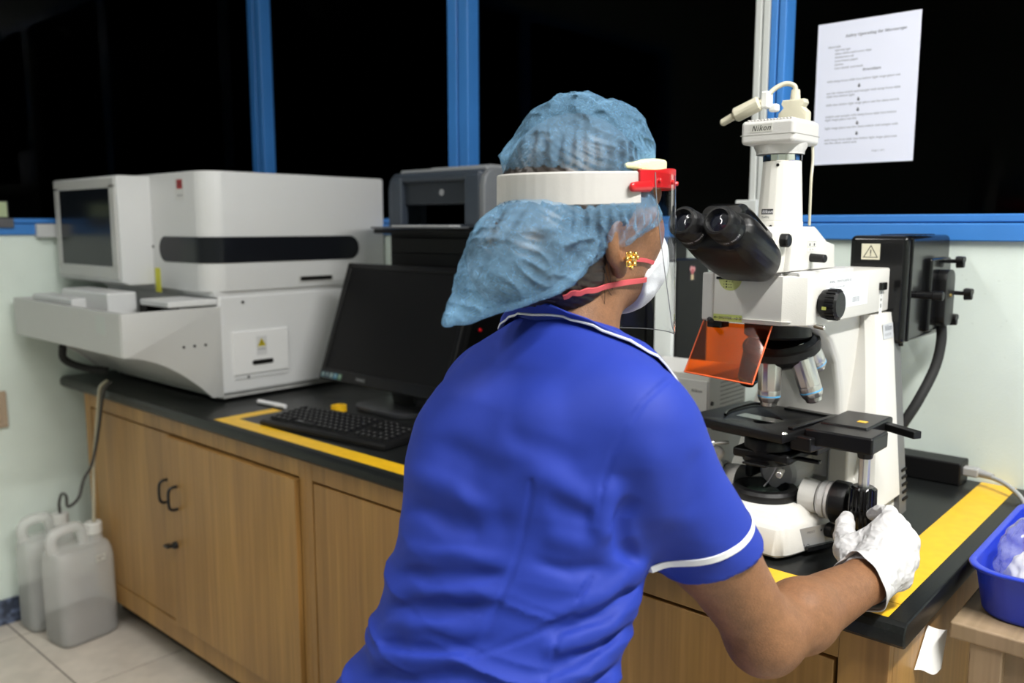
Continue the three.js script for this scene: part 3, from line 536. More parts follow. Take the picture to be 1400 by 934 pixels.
single('waste_tube', tube([[-2.66, 0.845, -1.10], [-2.67, 0.83, -1.085], [-2.70, 0.80, -1.088], [-2.735, 0.70, -1.09], [-2.765, 0.58, -1.085], [-2.775, 0.50, -1.083], [-2.778, 0.42, -1.079], [-2.785, 0.366, -1.0785], [-2.785, 0.345, -1.0785]], 0.0055, 60, 8), mTubeClear, 'clear waste tube hanging from the worktop into the jerrycan', 'tube', [-2.76, 0.36, -1.085]);
single('waste_tube', tube([[-2.63, 0.845, -1.10], [-2.64, 0.826, -1.082], [-2.655, 0.80, -1.08], [-2.70, 0.68, -1.078], [-2.745, 0.57, -1.07], [-2.765, 0.52, -1.05], [-2.74, 0.47, -1.02], [-2.775, 0.44, -1.0], [-2.84, 0.455, -1.02], [-2.92, 0.44, -1.035], [-2.958, 0.40, -1.039], [-2.958, 0.366, -1.0395]], 0.0048, 80, 8), mTubeDark, 'dark thin tube looping from the worktop to the jerrycan at the wall', 'tube', [-2.8, 0.36, -1.05]);
// ------------------------------------------------------------------ blue tray with a plastic bag on a wooden stand
{
  const mStand = mat(lin(0.42, 0.30, 0.19), 0.6, { map: T.wood });
  const t = thing('side_table', 'worn light wooden side table past the end of the worktop', 'table', [-0.10, 0, -1.50]);
  part(t, 'tabletop', bx(-0.302, 0.16, 0.735, 0.76, -1.75, -1.275, 0.004), mStand);
  for (const [x, z] of [[-0.275, -1.30], [0.10, -1.30], [-0.275, -1.72], [0.10, -1.72]]) part(t, 'leg', bx(x, x + 0.042, 0, 0.736, z - 0.021, z + 0.021, 0.003), mStand);
  part(t, 'apron', bx(-0.24, 0.10, 0.665, 0.735, -1.312, -1.294, 0.002), mStand);
  part(t, 'apron', bx(-0.268, -0.25, 0.665, 0.735, -1.70, -1.32, 0.002), mStand);
}
{
  const mBlueTray = mat(lin(0.018, 0.045, 0.50), 0.32, { bumpMap: T.speck, bumpScale: 0.0002 });
  const cx = -0.115, cz = -1.50, W = 0.365, D = 0.40, y0 = 0.761, y1 = 0.836;
  const ring = (y, k, off = 0) => { const out = []; const w = W / 2 * k + off, d = D / 2 * k + off, r = 0.05; for (let q = 0; q < 4; q++) for (let i = 0; i <= 8; i++) { const a = (q + i / 8) * Math.PI / 2, sx = [1, -1, -1, 1][q], sz = [1, 1, -1, -1][q]; out.push([cx + sx * (w - r) + r * Math.cos(a), y, cz + sz * (d - r) + r * Math.sin(a)]); } return out.reverse(); };
  const t = thing('plastic_tray', 'deep blue plastic tray on the wooden side table', 'tray', [cx, y0, cz]);
  part(t, 'body', loft([ring(y0 + 0.004, 0.86), ring(y0, 0.87), ring(y0 + 0.001, 0.905), ring(y0 + 0.006, 0.915), ring(y1 - 0.006, 0.965), ring(y1 - 0.0055, 1.0), ring(y1 - 0.002, 1.006), ring(y1, 1.0), ring(y1, 0.965), ring(y1 - 0.004, 0.955), ring(y0 + 0.008, 0.905), ring(y0 + 0.004, 0.89), ring(y0 + 0.004, 0.5)], false, true), mBlueTray);
  // cotton in a crumpled clear bag
  const blob = (R, seedN, sy, cxx, cyy, czz, bump) => { const g = new THREE.SphereGeometry(1, 72, 48), p = g.attributes.position; for (let i = 0; i < p.count; i++) { const x = p.getX(i), y = p.getY(i), z = p.getZ(i); let k = 1; for (let o = 1; o <= 4; o++) k += bump / o * Math.sin(x * 3.1 * o + seedN + 2 * Math.sin(y * 2.3 * o + o)) * Math.cos(z * 2.7 * o + seedN * o + Math.sin(x * 4 * o)); p.setXYZ(i, cxx + x * R[0] * k, Math.max(y0 + 0.0075, cyy + y * R[1] * k), czz + z * R[2] * k); } g.deleteAttribute('uv'); g.computeVertexNormals(); return g; };
  single('cotton_wad', blob([0.066, 0.042, 0.074], 2.1, 1, -0.200, 0.802, -1.415, 0.07), mat(lin(0.80, 0.80, 0.82), 0.9), 'wad of white cotton inside the clear bag', 'cotton', [-0.2, y0, -1.415]);
  const bag = blob([0.080, 0.064, 0.092], 4.3, 1, -0.196, 0.834, -1.425, 0.11);
  single('plastic_bag', bag, mat(lin(0.92, 0.92, 0.95), 0.12, { transmission: 0.9, thickness: 0, ior: 1.45, bumpMap: T.crumple, bumpScale: 0.004, side: THREE.DoubleSide }), 'crumpled clear plastic bag in the blue tray', 'bag', [-0.196, y0, -1.425]);
}

// ------------------------------------------------------------------ fluorescence microscope
{
  const X0 = -0.585, Z0 = -1.27;
  const mCream = mat(lin(0.68, 0.665, 0.625), 0.36, { bumpMap: T.speck, bumpScale: 0.0002 });
  const mCreamGrey = mat(lin(0.60, 0.59, 0.575), 0.4, { bumpMap: T.speck, bumpScale: 0.0002 });
  const mGreyDark = mat(lin(0.13, 0.13, 0.13), 0.45);
  const mSatin = mat(lin(0.0065, 0.0065, 0.007), 0.38, { specularIntensity: 0.6, bumpMap: T.speck, bumpScale: 0.00015 });
  const mGlossBlack = mat(lin(0.005, 0.005, 0.0055), 0.16, { specularIntensity: 0.7 });
  const mSteel = mat(lin(0.66, 0.64, 0.62), 0.34, { metalness: 1 });
  const mChrome = mat(lin(0.78, 0.76, 0.73), 0.12, { metalness: 1 });
  const mBeige = mat(lin(0.60, 0.565, 0.44), 0.45);
  const t = thing('microscope', 'white fluorescence microscope with black binocular head, camera and orange shield', 'microscope', [X0, HC, -1.38]);
  // base: flared plan, skirt and sloping plateau
  const halfAt = (z) => { const k = (-1.192 - z); return k < 0.02 ? 0.05 + 0.02 * Math.sqrt(Math.max(k, 0) / 0.02) : mix(0.07, 0.137, Math.pow(clamp((k - 0.02) / 0.34, 0, 1), 0.85)); };
  const plan = (y, inset) => {
    const out = [], zs = []; for (let i = 0; i <= 26; i++) zs.push(mix(-1.192 - inset, -1.515 + inset, Math.pow(i / 26, 1.7)));
    for (const z of zs) out.push([X0 + Math.max(halfAt(z + inset * 0.0) - inset, 0.008), y, z]);
    for (const z of zs.slice().reverse()) out.push([X0 - Math.max(halfAt(z) - inset, 0.008), y, z]);
    return out.reverse();
  };
  part(t, 'base', toCreasedNormals(loft([plan(HC + 0.006, 0.004), plan(HC + 0.010, 0.0), plan(HC + 0.050, 0.002), plan(HC + 0.055, 0.006), plan(HC + 0.060, 0.013), plan(HC + 0.070, 0.02), plan(HC + 0.074, 0.026)]), 0.7), mCream);
  for (const [x, z] of [[-0.05, -1.24], [0.05, -1.24], [-0.1, -1.5], [0.1, -1.5]]) part(t, 'rubber_foot', cylAB([X0 + x, HC, z], [X0 + x, HC + 0.008, z], 0.012, 0.011, 16), mRubber);
  const dialN = [0.93, 0, 0.37];
  {
    const n = V(0.925, 0, 0.38), u = V(0.38, 0, -0.925), c = V(-0.4965, 0.838, -1.277);
    const P = (a, y, o) => [c.x + u.x * a + n.x * o, y, c.z + u.z * a + n.z * o];
    const pl = part(t, 'control_plate', decal(0.112, 0.036, [c.x + n.x * 0.002, 0.838, c.z + n.z * 0.002], [u.x, 0, u.z], [0, 1, 0], 0.0015), mat(0xffffff, 0.35, { metalness: 0.3, map: canvasTex(448, 144, (g, w, h) => { g.fillStyle = '#a9aaac'; g.fillRect(0, 0, w, h); g.fillStyle = '#3a3c40'; g.font = '20px sans-serif'; g.fillText('PRESET', 110, 40); g.fillRect(222, 26, 14, 14); g.fillText('NCB  ND', 10, 132); g.strokeStyle = '#3a3c40'; g.lineWidth = 3; g.strokeRect(70, 108, 24, 24); g.beginPath(); g.arc(122, 120, 12, 0, 7); g.stroke(); }) }));
    part(t, 'intensity_dial', cylAB(P(0.018, 0.846, 0.002), P(0.018, 0.846, 0.017), 0.0125, 0.011, 24, 0.002), mSatin);
    part(t, 'preset_button', cylAB(P(0.036, 0.838, 0.002), P(0.036, 0.838, 0.009), 0.0055, 0.005, 16, 0.001), mBeige);
    part(t, 'filter_lever', [decal(0.055, 0.007, P(-0.004, 0.823, 0.004), [u.x, 0, u.z], [0, 1, 0], 0.006)], mGlossBlack);
  }
  // field lens ring
  const rc = [X0 - 0.004, HC + 0.072, -1.278];
  const ring = part(t, 'field_lens_ring', turned([[0.032, 0], [0.051, 0], [0.053, 0.003], [0.053, 0.013], [0.049, 0.018], [0.039, 0.019], [0.036, 0.014], [0.034, 0.006], [0.032, 0]], rc, [0, 1, 0], 48), mSatin);
  part(ring, 'lens', turned([[0, 0.011], [0.015, 0.0105], [0.034, 0.007]], rc, [0, 1, 0], 40), mat(lin(0.05, 0.075, 0.06), 0.04));
  part(t, 'lamp_tube', [turned([[0, 0], [0.026, 0], [0.032, 0.006], [0.034, 0.02], [0.034, 0.15]], [X0, 0.914, -1.312], [0, 0, -1], 40)], mCreamGrey);
  // limb: curved arm body and flared column cheeks
  const prof = [[-1.20, 1.178], [-1.26, 1.166], [-1.32, 1.155], [-1.365, 1.13], [-1.398, 1.092], [-1.418, 1.04], [-1.43, 0.98], [-1.436, 0.93], [-1.436, 0.88], [-1.56, 0.88], [-1.60, 1.18], [-1.40, 1.19]];
  part(t, 'arm', prism(prof, 0.118, 'zy', X0 - 0.059, 0.012, 4), mCream);
  for (const s of [1, -1]) {
    const sec = (y) => { const k = clamp((1.168 - y) / 0.33, 0, 1), e = Math.pow(k, 1.3); return { xo: X0 + s * mix(0.086, 0.140, k), xi: X0 + s * 0.05, zf: mix(-1.485, -1.375, e) , zb: mix(-1.615, -1.545, k) }; };
    const rings = []; for (let i = 0; i <= 14; i++) { const y = mix(HC + 0.05, 1.168, i / 14), q = sec(y), c = 0.012;
      let r = [[q.xi, y, q.zf - 0.01], [q.xo - s * 0.02, y, q.zf], [q.xo - s * 0.004, y, q.zf - 0.006], [q.xo, y, q.zf - 0.016], [q.xo, y, q.zb + 0.045], [q.xi, y, q.zb + 0.005]]; if (s > 0) r = r.reverse(); rings.push(r); }
    part(t, 'column_cheek', toCreasedNormals(loft(rings.map((r) => r.slice().reverse())), 0.5), mCream);
    const back = []; for (let i = 0; i <= 10; i++) { const y = mix(HC + 0.012, 1.160, i / 10), q = sec(y); let r = [[q.xo - s * 0.0005, y, q.zb + 0.0455], [q.xo - s * 0.002, y, q.zb + 0.004], [q.xi, y, q.zb - 0.006], [q.xi, y, q.zb + 0.02]]; if (s > 0) r = r.reverse(); back.push(r); }
    part(t, 'back_panel', toCreasedNormals(loft(back.map((r) => r.slice().reverse())), 0.5), mGreyDark);
    if (s > 0) {
      const vents = []; for (let i = 0; i < 5; i++) { const y = 0.845 + i * 0.012, q = sec(y); part(t, 'vent_slot', bx(q.xo - 0.004, q.xo + 0.0005, y, y + 0.004, q.zb + 0.004, q.zb + 0.028, 0), mDark); }
      const q = sec(1.135); part(t, 'maker_label', decal(0.05, 0.026, [q.xo + 0.0006, 1.138, -1.532], [-0.0, 0, -1], [-0.10, 0.99, 0], 0.0008), mat(0xffffff, 0.45, { map: canvasTex(200, 104, (c, w, h) => { c.fillStyle = '#c6c8cc'; c.fillRect(0, 0, w, h); c.fillStyle = '#50545c'; c.font = 'italic bold 50px sans-serif'; c.fillText('Nikon', 30, 48); c.font = '24px sans-serif'; c.fillText('ECLIPSE 80i', 30, 84); }) }));
    }
  }
  part(t, 'foot_block', bx(X0 - 0.10, X0 + 0.10, HC + 0.06, 0.905, -1.55, -1.40, 0.01), mCream);
  part(t, 'focus_block', [bx(X0 - 0.055, X0 + 0.055, 0.90, 0.99, -1.44, -1.385, 0.006)], mCreamGrey);
  part(t, 'slide_cover', bx(X0 + 0.058, X0 + 0.092, 0.885, 0.99, -1.425, -1.375, 0.005), mCream);
  // focus knobs
  for (const s of [1, -1]) {
    const kx = X0 + s * 0.09, at = [kx, 0.893, -1.295], ax = [s, 0, 0];
    const k = part(t, 'focus_knob', turned([[0, 0.012], [0.030, 0.012], [0.0335, 0.015], [0.0335, 0.034], [0.031, 0.038], [0.022, 0.040], [0.020, 0.052], [0, 0.053]], at, ax, 44), mSatin);
    part(k, 'collar', turned([[0.026, -0.008], [0.029, -0.004], [0.029, 0.003], [0.026, 0.004], [0.026, 0.006], [0.030, 0.007], [0.030, 0.011], [0.024, 0.012]], at, ax, 40), mCreamGrey);
    part(t, 'knob_boss', turned([[0.028, -0.035], [0.027, -0.02], [0.025, -0.010], [0, -0.010]], at, ax, 36), mCream);
  }
  // stage, turned a little on its axis
  const TH8 = 8 * Math.PI / 180, SC = [-0.612, -1.313];
  const S = (g) => { const q = merged(g); q.translate(-SC[0], 0, -SC[1]); q.rotateY(-TH8); q.translate(SC[0], 0, SC[1]); return q; };
  const plate = new THREE.Shape([[-0.705, -1.408], [-0.52, -1.408], [-0.52, -1.222], [-0.705, -1.222]].map(([a, b]) => new THREE.Vector2(a, b)));
  const hole = new THREE.Path(); hole.absellipse(-0.592, -1.295, 0.018, 0.03, 0, Math.PI * 2, true); plate.holes.push(hole);
  const stage = part(t, 'stage', S(prism(plate, 0.014, 'xz', 0.991, 0.0025, 2, 28)), mSatin);
  part(stage, 'under_frame', S([bx(-0.695, -0.53, 0.972, 0.992, -1.40, -1.28, 0.003), bx(-0.53, -0.495, 0.975, 0.998, -1.40, -1.26, 0.003)]), mSatin);
  part(stage, 'slide_holder', S([bx(-0.62, -0.52, 1.0045, 1.009, -1.40, -1.385, 0.001), bx(-0.535, -0.525, 1.0045, 1.010, -1.40, -1.26, 0.0015), tube([[-0.66, 1.008, -1.385], [-0.675, 1.008, -1.37], [-0.67, 1.008, -1.30], [-0.655, 1.008, -1.265]], 0.0022, 30, 8)]), mGlossBlack);
  part(stage, 'glass_slide', S(bx(-0.645, -0.57, 1.0052, 1.0062, -1.308, -1.282, 0)), mat(lin(0.95, 0.97, 0.96), 0.03, { transmission: 1, thickness: 0, ior: 1.5 }));
  part(stage, 'clamp_screw', S([cylAB([-0.523, 1.004, -1.232], [-0.523, 1.0075, -1.232], 0.005, 0.0045, 14, 0.001)]), mChrome);
  const GX = -0.432, GZ = -1.275;
  part(stage, 'drive_bracket', [bx(-0.52, GX + 0.016, 0.984, 1.010, GZ - 0.05, GZ + 0.018, 0.004), bx(-0.515, -0.44, 0.99, 1.013, -1.42, GZ - 0.03, 0.004), cylAB([GX, 0.988, GZ], [GX, 0.975, GZ], 0.0125, 0.0105, 24, 0.001)], mSatin);
  part(stage, 'rack_bar', (() => { const g = bx(-0.06, 0.06, -0.006, 0.006, -0.008, 0.008, 0.002); g.rotateY(-0.5); g.translate(-0.437, 1.002, -1.388); return g; })(), mSatin);
  part(stage, 'yellow_mark', bx(-0.470, -0.456, 1.0128, 1.0136, -1.352, -1.34, 0), mTape);
  part(stage, 'drive_shaft', cylAB([GX, 0.980, GZ], [GX, 0.925, GZ], 0.008, 0.008, 24), mSteel);
  const ribs = []; for (let i = 0; i < 22; i++) { const a = i / 22 * Math.PI * 2; ribs.push(cylAB([GX + 0.0178 * Math.cos(a), 0.929, GZ + 0.0178 * Math.sin(a)], [GX + 0.0190 * Math.cos(a), 0.870, GZ + 0.0190 * Math.sin(a)], 0.0019, 0.0019, 6)); }
  part(stage, 'drive_grip', [turned([[0, 0.066], [0.015, 0.066], [0.018, 0.062], [0.0187, 0.036], [0.0175, 0.035], [0.0175, 0.032], [0.0195, 0.031], [0.0197, 0.004], [0.017, 0], [0, 0]], [GX, 0.866, GZ], [0, 1, 0], 40), ...ribs], mGlossBlack);
  // condenser below the stage
  const cond = part(t, 'condenser', [turned([[0, 0.050], [0.016, 0.050], [0.022, 0.044], [0.036, 0.042], [0.038, 0.038], [0.038, 0.026], [0.032, 0.024], [0.032, 0.015], [0.040, 0.013], [0.040, 0.004], [0.030, 0], [0, 0]], [X0, 0.940, Z0 - 0.006], [0, 1, 0], 44)], mSatin);
  part(cond, 'carrier', [bx(X0 - 0.048, X0 + 0.048, 0.948, 0.964, -1.39, -1.245, 0.005), bx(X0 - 0.052, X0 - 0.038, 0.90, 0.985, -1.39, -1.30, 0.005), bx(X0 + 0.03, X0 + 0.075, 0.960, 0.974, -1.37, -1.29, 0.003)], mSatin);
  part(cond, 'aperture_lever', bx(X0 + 0.02, X0 + 0.085, 0.952, 0.957, -1.285, -1.272, 0.002), mSatin); part(cond, 'filter_catch', bx(X0 - 0.02, X0 + 0.02, 0.944, 0.948, -1.240, -1.225, 0.0015), mSatin);
  part(cond, 'centring_screw', cylAB([-0.552, 0.937, -1.255], [-0.546, 0.935, -1.232], 0.0052, 0.0052, 16, 0.001), mat(lin(0.55, 0.53, 0.48), 0.3, { metalness: 0.8 }));
  part(cond, 'centring_screw', [cylAB([-0.635, 0.972, -1.235], [-0.650, 0.973, -1.205], 0.0028, 0.0028, 10), cylAB([-0.648, 0.973, -1.209], [-0.655, 0.9735, -1.196], 0.006, 0.006, 16, 0.001)], mSteel);
  part(cond, 'swing_rod', tube([[X0 + 0.008, 0.93, -1.29], [X0 + 0.002, 0.912, -1.285], [X0 - 0.006, 0.897, -1.278]], 0.0016, 12, 6), mSteel);
  // epi-fluorescence housing
  const hs = [[-0.668, -1.215], [-0.655, -1.203], [-0.540, -1.203], [-0.510, -1.222], [-0.505, -1.232], [-0.505, -1.56], [-0.512, -1.57], [-0.660, -1.57], [-0.668, -1.56]];
  const housing = part(t, 'epi_housing', prism(hs, 0.075, 'xz', 1.171, 0.0035, 3), mCream);
  part(housing, 'top_plate', bx(-0.655, -0.52, 1.2455, 1.251, -1.43, -1.215, 0.0015), mCreamGrey);
  for (const [x, w] of [[-0.632, 0.012], [-0.612, 0.010], [-0.592, 0.009], [-0.555, 0.012]]) part(housing, 'slider_tab', bx(x, x + w, 1.245, 1.249, -1.212, -1.205, 0.0008), mCreamGrey);
  part(housing, 'side_rim', bx(-0.671, -0.652, 1.172, 1.247, -1.32, -1.1995, 0.003), mCreamGrey);
  {
    const sh = new THREE.Shape(); sh.moveTo(-0.644, 1.2395); sh.lineTo(-0.605, 1.2395); sh.absarc(-0.6245, 1.2395, 0.0195, 0, -Math.PI, true);
    const gg = new THREE.ShapeGeometry(sh, 24); gg.translate(0, 0, -1.2026);
    const uv = gg.attributes.uv, p = gg.attributes.position; for (let i = 0; i < p.count; i++) uv.setXY(i, (p.getX(i) + 0.644) / 0.039, (p.getY(i) - 1.22) / 0.0195);
    part(housing, 'turret_label', gg, mat(0xffffff, 0.5, { map: canvasTex(312, 156, (c, w, h) => { c.fillStyle = '#b9bf7a'; c.fillRect(0, 0, w, h); c.fillStyle = '#1c1d16'; c.fillRect(10, 0, 170, 16); c.font = 'bold 24px sans-serif'; ['UV-2A', 'B-2A', 'G-2A'].forEach((s, i) => { c.fillRect(96, 34 + i * 34, 22, 20); c.fillText(s, 130, 54 + i * 34); c.fillText(String(i + 1), 66, 54 + i * 34); }); }), side: THREE.DoubleSide }));
    part(housing, 'turret_slot', bx(-0.648, -0.612, 1.237, 1.241, -1.2035, -1.2015, 0.0005), mGlossBlack);
    part(housing, 'shutter_label', decal(0.048, 0.0105, [-0.627, 1.1775, -1.2028], [1, 0, 0], [0, 1, 0]), mat(0xffffff, 0.5, { map: canvasTex(460, 100, (c, w, h) => { c.fillStyle = '#c3cb74'; c.fillRect(0, 0, w, h); c.fillStyle = '#15160f'; c.font = 'bold 50px sans-serif'; c.fillText('SHUTTER', 86, 68); c.fillRect(24, 44, 50, 12); c.beginPath(); c.moveTo(6, 50); c.lineTo(34, 28); c.lineTo(34, 72); c.fill(); c.fillRect(336, 44, 50, 12); c.beginPath(); c.moveTo(404, 50); c.lineTo(374, 28); c.lineTo(374, 72); c.fill(); c.lineWidth = 7; c.strokeStyle = '#15160f'; c.beginPath(); c.arc(432, 50, 16, 0, 7); c.stroke(); }) }));
    part(housing, 'shutter_rod', cylAB([-0.66, 1.174, -1.205], [-0.646, 1.1725, -1.188], 0.004, 0.004, 12, 0.001), mSatin);
    part(housing, 'inventory_label', decal(0.175, 0.05, [-0.505, 1.2155, -1.368], [0, 0, -1], [0, 1, 0], 0.0004), mat(0xffffff, 0.5, { map: canvasTex(700, 200, (c, w, h) => { c.fillStyle = '#eceef2'; c.fillRect(0, 0, w, h); c.fillStyle = '#3c4048'; c.font = 'bold 22px sans-serif'; c.fillText('DR MOLL  CLIN PATH & MICRO SVC', 40, 34); c.font = '17px sans-serif'; ['Instrument : Fluorescence scope', 'Make : Nikon     80i', 'Sl No : 541', 'Calibration due', 'Serviced on'].forEach((s, i) => c.fillText(s, 40 + (i > 1 ? 90 : 0), 66 + i * 26)); for (let i = 0; i < 26; i++) if ((i * 7) % 5 !== 1) c.fillRect(430 + i * 5, 140, (i * 3) % 4 + 1, 36); }) }));
    const dial = []; for (let i = 0; i < 20; i++) { const a = i / 20 * Math.PI * 2; dial.push(bx(-0.492, -0.478, -0.0022, 0.0022, -0.001, 0.001, 0.0004).translate(0, 0, 0.0228).rotateX(a).translate(0, 1.203, -1.262)); }
    const kd = part(housing, 'turret_dial', [turned([[0, 0.030], [0.019, 0.030], [0.0222, 0.027], [0.0228, 0.010], [0.021, 0.004], [0.016, 0.003], [0.016, -0.002]], [-0.505, 1.203, -1.262], [1, 0, 0], 44), ...dial], mSatin);
    part(kd, 'position_mark', bx(-0.4945, -0.488, 1.196, 1.201, -1.2398, -1.2386, 0), mat(lin(0.5, 0.52, 0.12), 0.5));
    part(housing, 'stop_rod', cylAB([-0.508, 1.170, -1.25], [-0.488, 1.169, -1.238], 0.0032, 0.0032, 12, 0.0008), mSteel);
    part(housing, 'aperture_slider', [bx(-0.506, -0.4985, 1.209, 1.2225, -1.535, -1.51, 0.002)], mGlossBlack);
    part(housing, 'slider_scale', decal(0.014, 0.045, [-0.505, 1.1905, -1.523], [0, 0, -1], [0, 1, 0], 0.0005), mat(0xffffff, 0.5, { map: canvasTex(56, 180, (c, w, h) => { c.fillStyle = '#e4e4e2'; c.fillRect(0, 0, w, h); c.fillStyle = '#1b1b1d'; c.fillRect(24, 10, 8, 50); c.beginPath(); c.arc(28, 84, 10, 0, 7); c.fill(); c.fillRect(20, 112, 16, 26); }) }));
  }
  // revolving nosepiece and objectives
  part(t, 'nosepiece_mount', turned([[0, 0], [0.047, 0], [0.052, 0.004], [0.052, 0.022], [0.046, 0.030]], [X0, 1.143, -1.292], [0, 1, 0], 44), mSatin);
  const tl = 0.30, axisD = V(0, -Math.cos(tl), -Math.sin(tl)), NC = V(X0, 1.138, -1.305);
  const nose = part(t, 'nosepiece', turned([[0, -0.004], [0.050, -0.004], [0.056, 0.004], [0.058, 0.012], [0.056, 0.022], [0.046, 0.032], [0.034, 0.040], [0, 0.042]], NC.toArray(), axisD, 56), mSatin);
  part(nose, 'grip_ring', turned([[0.056, 0.003], [0.0605, 0.005], [0.0605, 0.017], [0.056, 0.019]], NC.toArray(), axisD, 60), mRubber);
  const objective = (ang, k, body, label) => {
    const p0 = V(X0, 1.108, Z0 + 0.0).sub(NC).applyAxisAngle(axisD, ang).add(NC), dir = V(0, -1, 0).applyAxisAngle(axisD, ang);
    const o = part(nose, 'objective', turned([[0.0, -0.02], [0.0125, -0.02], [0.0125, -0.002], [0.0180, 0], [0.0183, 0.003], [0.0176, 0.0035], [0.0180, 0.006], [0.0180, 0.046 * k], [0.0172, 0.048 * k], [0.0177, 0.0495 * k], [0.0175, 0.060 * k], [0.0150, 0.066 * k], [0.0135, 0.0672 * k], [0.0120, 0.0735 * k], [0.0065, 0.076 * k], [0, 0.076 * k]], p0.toArray(), dir, 44), body, label);
    part(o, 'colour_ring', turned([[0.0173, 0.056 * k], [0.01785, 0.0563 * k], [0.0178, 0.0583 * k], [0.0173, 0.0586 * k]], p0.toArray(), dir, 40), mat(lin(0.10, 0.40, 0.72), 0.4));
    const marks = V(0.75, 0, 0.66); const m0 = p0.clone().addScaledVector(dir, 0.018 * k);
    return o;
  };
  objective(0, 1, mSteel, 'silver objective over the slide');
  objective(-1.15, 1.02, mSteel, 'silver objective swung aside');
  objective(2.4, 0.7, mSatin, 'black short objective'); objective(1.2, 0.85, mSatin, 'black objective behind the orange shield'); objective(-2.4, 0.7, mSteel, 'silver short objective');
  // orange shield
  {
    const a = [-0.673, 1.169, -1.2115], b = [-0.558, 1.169, -1.2115], c = [-0.560, 1.087, -1.158], d = [-0.675, 1.093, -1.160];
    const mOrange = mat(lin(1.0, 0.36, 0.012), 0.04, { transmission: 1, thickness: 0, ior: 1.5 });
    const n = V(b[0] - a[0], b[1] - a[1], b[2] - a[2]).cross(V(d[0] - a[0], d[1] - a[1], d[2] - a[2])).normalize().multiplyScalar(0.0028);
    const P = [a, b, c, d], Q = P.map((p) => [p[0] + n.x, p[1] + n.y, p[2] + n.z]);
    const sh = part(t, 'orange_shield', toCreasedNormals(loft([P, Q]), 0.3), mOrange, 'transparent orange light shield');
    part(sh, 'shield_edge', [tube([a, d], 0.0014, 2, 6), tube([d, c], 0.0014, 2, 6), tube([c, b], 0.0014, 2, 6)], mat(lin(0.75, 0.10, 0.01), 0.3));
    part(sh, 'shield_holder', bx(-0.665, -0.64, 1.160, 1.1745, -1.235, -1.207, 0.002), mSatin);
  }
  // trinocular head
  const hp = [[-1.168, 1.2505], [-1.158, 1.262], [-1.19, 1.314], [-1.20, 1.318], [-1.315, 1.318], [-1.325, 1.314], [-1.375, 1.29], [-1.378, 1.2505]];
  const head = part(t, 'head_body', prism(hp, 0.088, 'zy', X0 - 0.044, 0.003, 3), mCream);
  part(head, 'side_cover', prism([[-1.205, 1.252], [-1.215, 1.306], [-1.26, 1.3095], [-1.374, 1.2895], [-1.378, 1.252]], 0.012, 'zy', X0 + 0.041, 0.003, 3), mCream);
  part(head, 'neck_ring', turned([[0.05, 0], [0.05, 0.006], [0.045, 0.006]], [X0, 1.247, Z0], [0, 1, 0], 40), mCreamGrey);
  part(head, 'port_slider', cylAB([X0 + 0.05, 1.271, -1.282], [X0 + 0.078, 1.270, -1.275], 0.0068, 0.0062, 18, 0.001), mSatin);
  part(head, 'port_label', decal(0.034, 0.016, [X0 + 0.0532, 1.288, -1.283], [0, 0, -1], [0, 1, 0], 0.0004), mat(0xffffff, 0.5, { map: canvasTex(136, 64, (c, w, h) => { c.fillStyle = '#e0ded6'; c.fillRect(0, 0, w, h); c.fillStyle = '#3c3c3c'; c.lineWidth = 2; c.strokeStyle = '#66665f'; c.strokeRect(10, 4, 52, 32); c.strokeRect(72, 4, 52, 32); c.fillRect(24, 12, 18, 18); c.fillRect(90, 12, 18, 18); c.font = '15px sans-serif'; c.fillText('100 / 100', 26, 56); }) }));
  part(head, 'lock_screw', cylAB([X0 - 0.002, 1.318, -1.252], [X0 + 0.002, 1.3185, -1.247], 0.002, 0.002, 8), mDark);
  // binocular: black hinged body and two eyepieces
  const dirE = V(0, 0.345, 0.94).normalize(), upE = V(0, 0.94, -0.345).normalize(), E0 = V(X0, 1.268, -1.165);
  const sect = (s, w, h, r, drop) => { const sh = roundRect(w, h, r).getPoints(8); sh.pop(); return sh.map((p) => { const v = E0.clone().addScaledVector(dirE, s).addScaledVector(upE, p.y + drop); return [v.x + p.x, v.y, v.z]; }); };
  const bino = part(t, 'binocular_body', toCreasedNormals(loft([sect(-0.038, 0.05, 0.03, 0.014, 0.004), sect(-0.030, 0.085, 0.052, 0.024, 0.004), sect(-0.012, 0.104, 0.062, 0.030, 0.004), sect(0.02, 0.113, 0.064, 0.031, 0.006), sect(0.062, 0.116, 0.062, 0.030, 0.010), sect(0.088, 0.112, 0.058, 0.028, 0.012), sect(0.098, 0.102, 0.050, 0.024, 0.012), sect(0.102, 0.08, 0.034, 0.016, 0.012)]), 0.9), mSatin);
  part(bino, 'top_plate', (() => { const rr = [sect(-0.034, 0.05, 0.02, 0.008, 0.028), sect(-0.026, 0.068, 0.030, 0.010, 0.032), sect(0.06, 0.074, 0.034, 0.014, 0.040), sect(0.080, 0.072, 0.034, 0.015, 0.041), sect(0.090, 0.06, 0.024, 0.011, 0.039)]; return toCreasedNormals(loft(rr), 0.6); })(), mGlossBlack);
  part(bino, 'hinge_dial', cylAB([X0 + 0.028, 1.298, -1.196], [X0 + 0.056, 1.298, -1.196], 0.010, 0.010, 22, 0.002), mSatin);
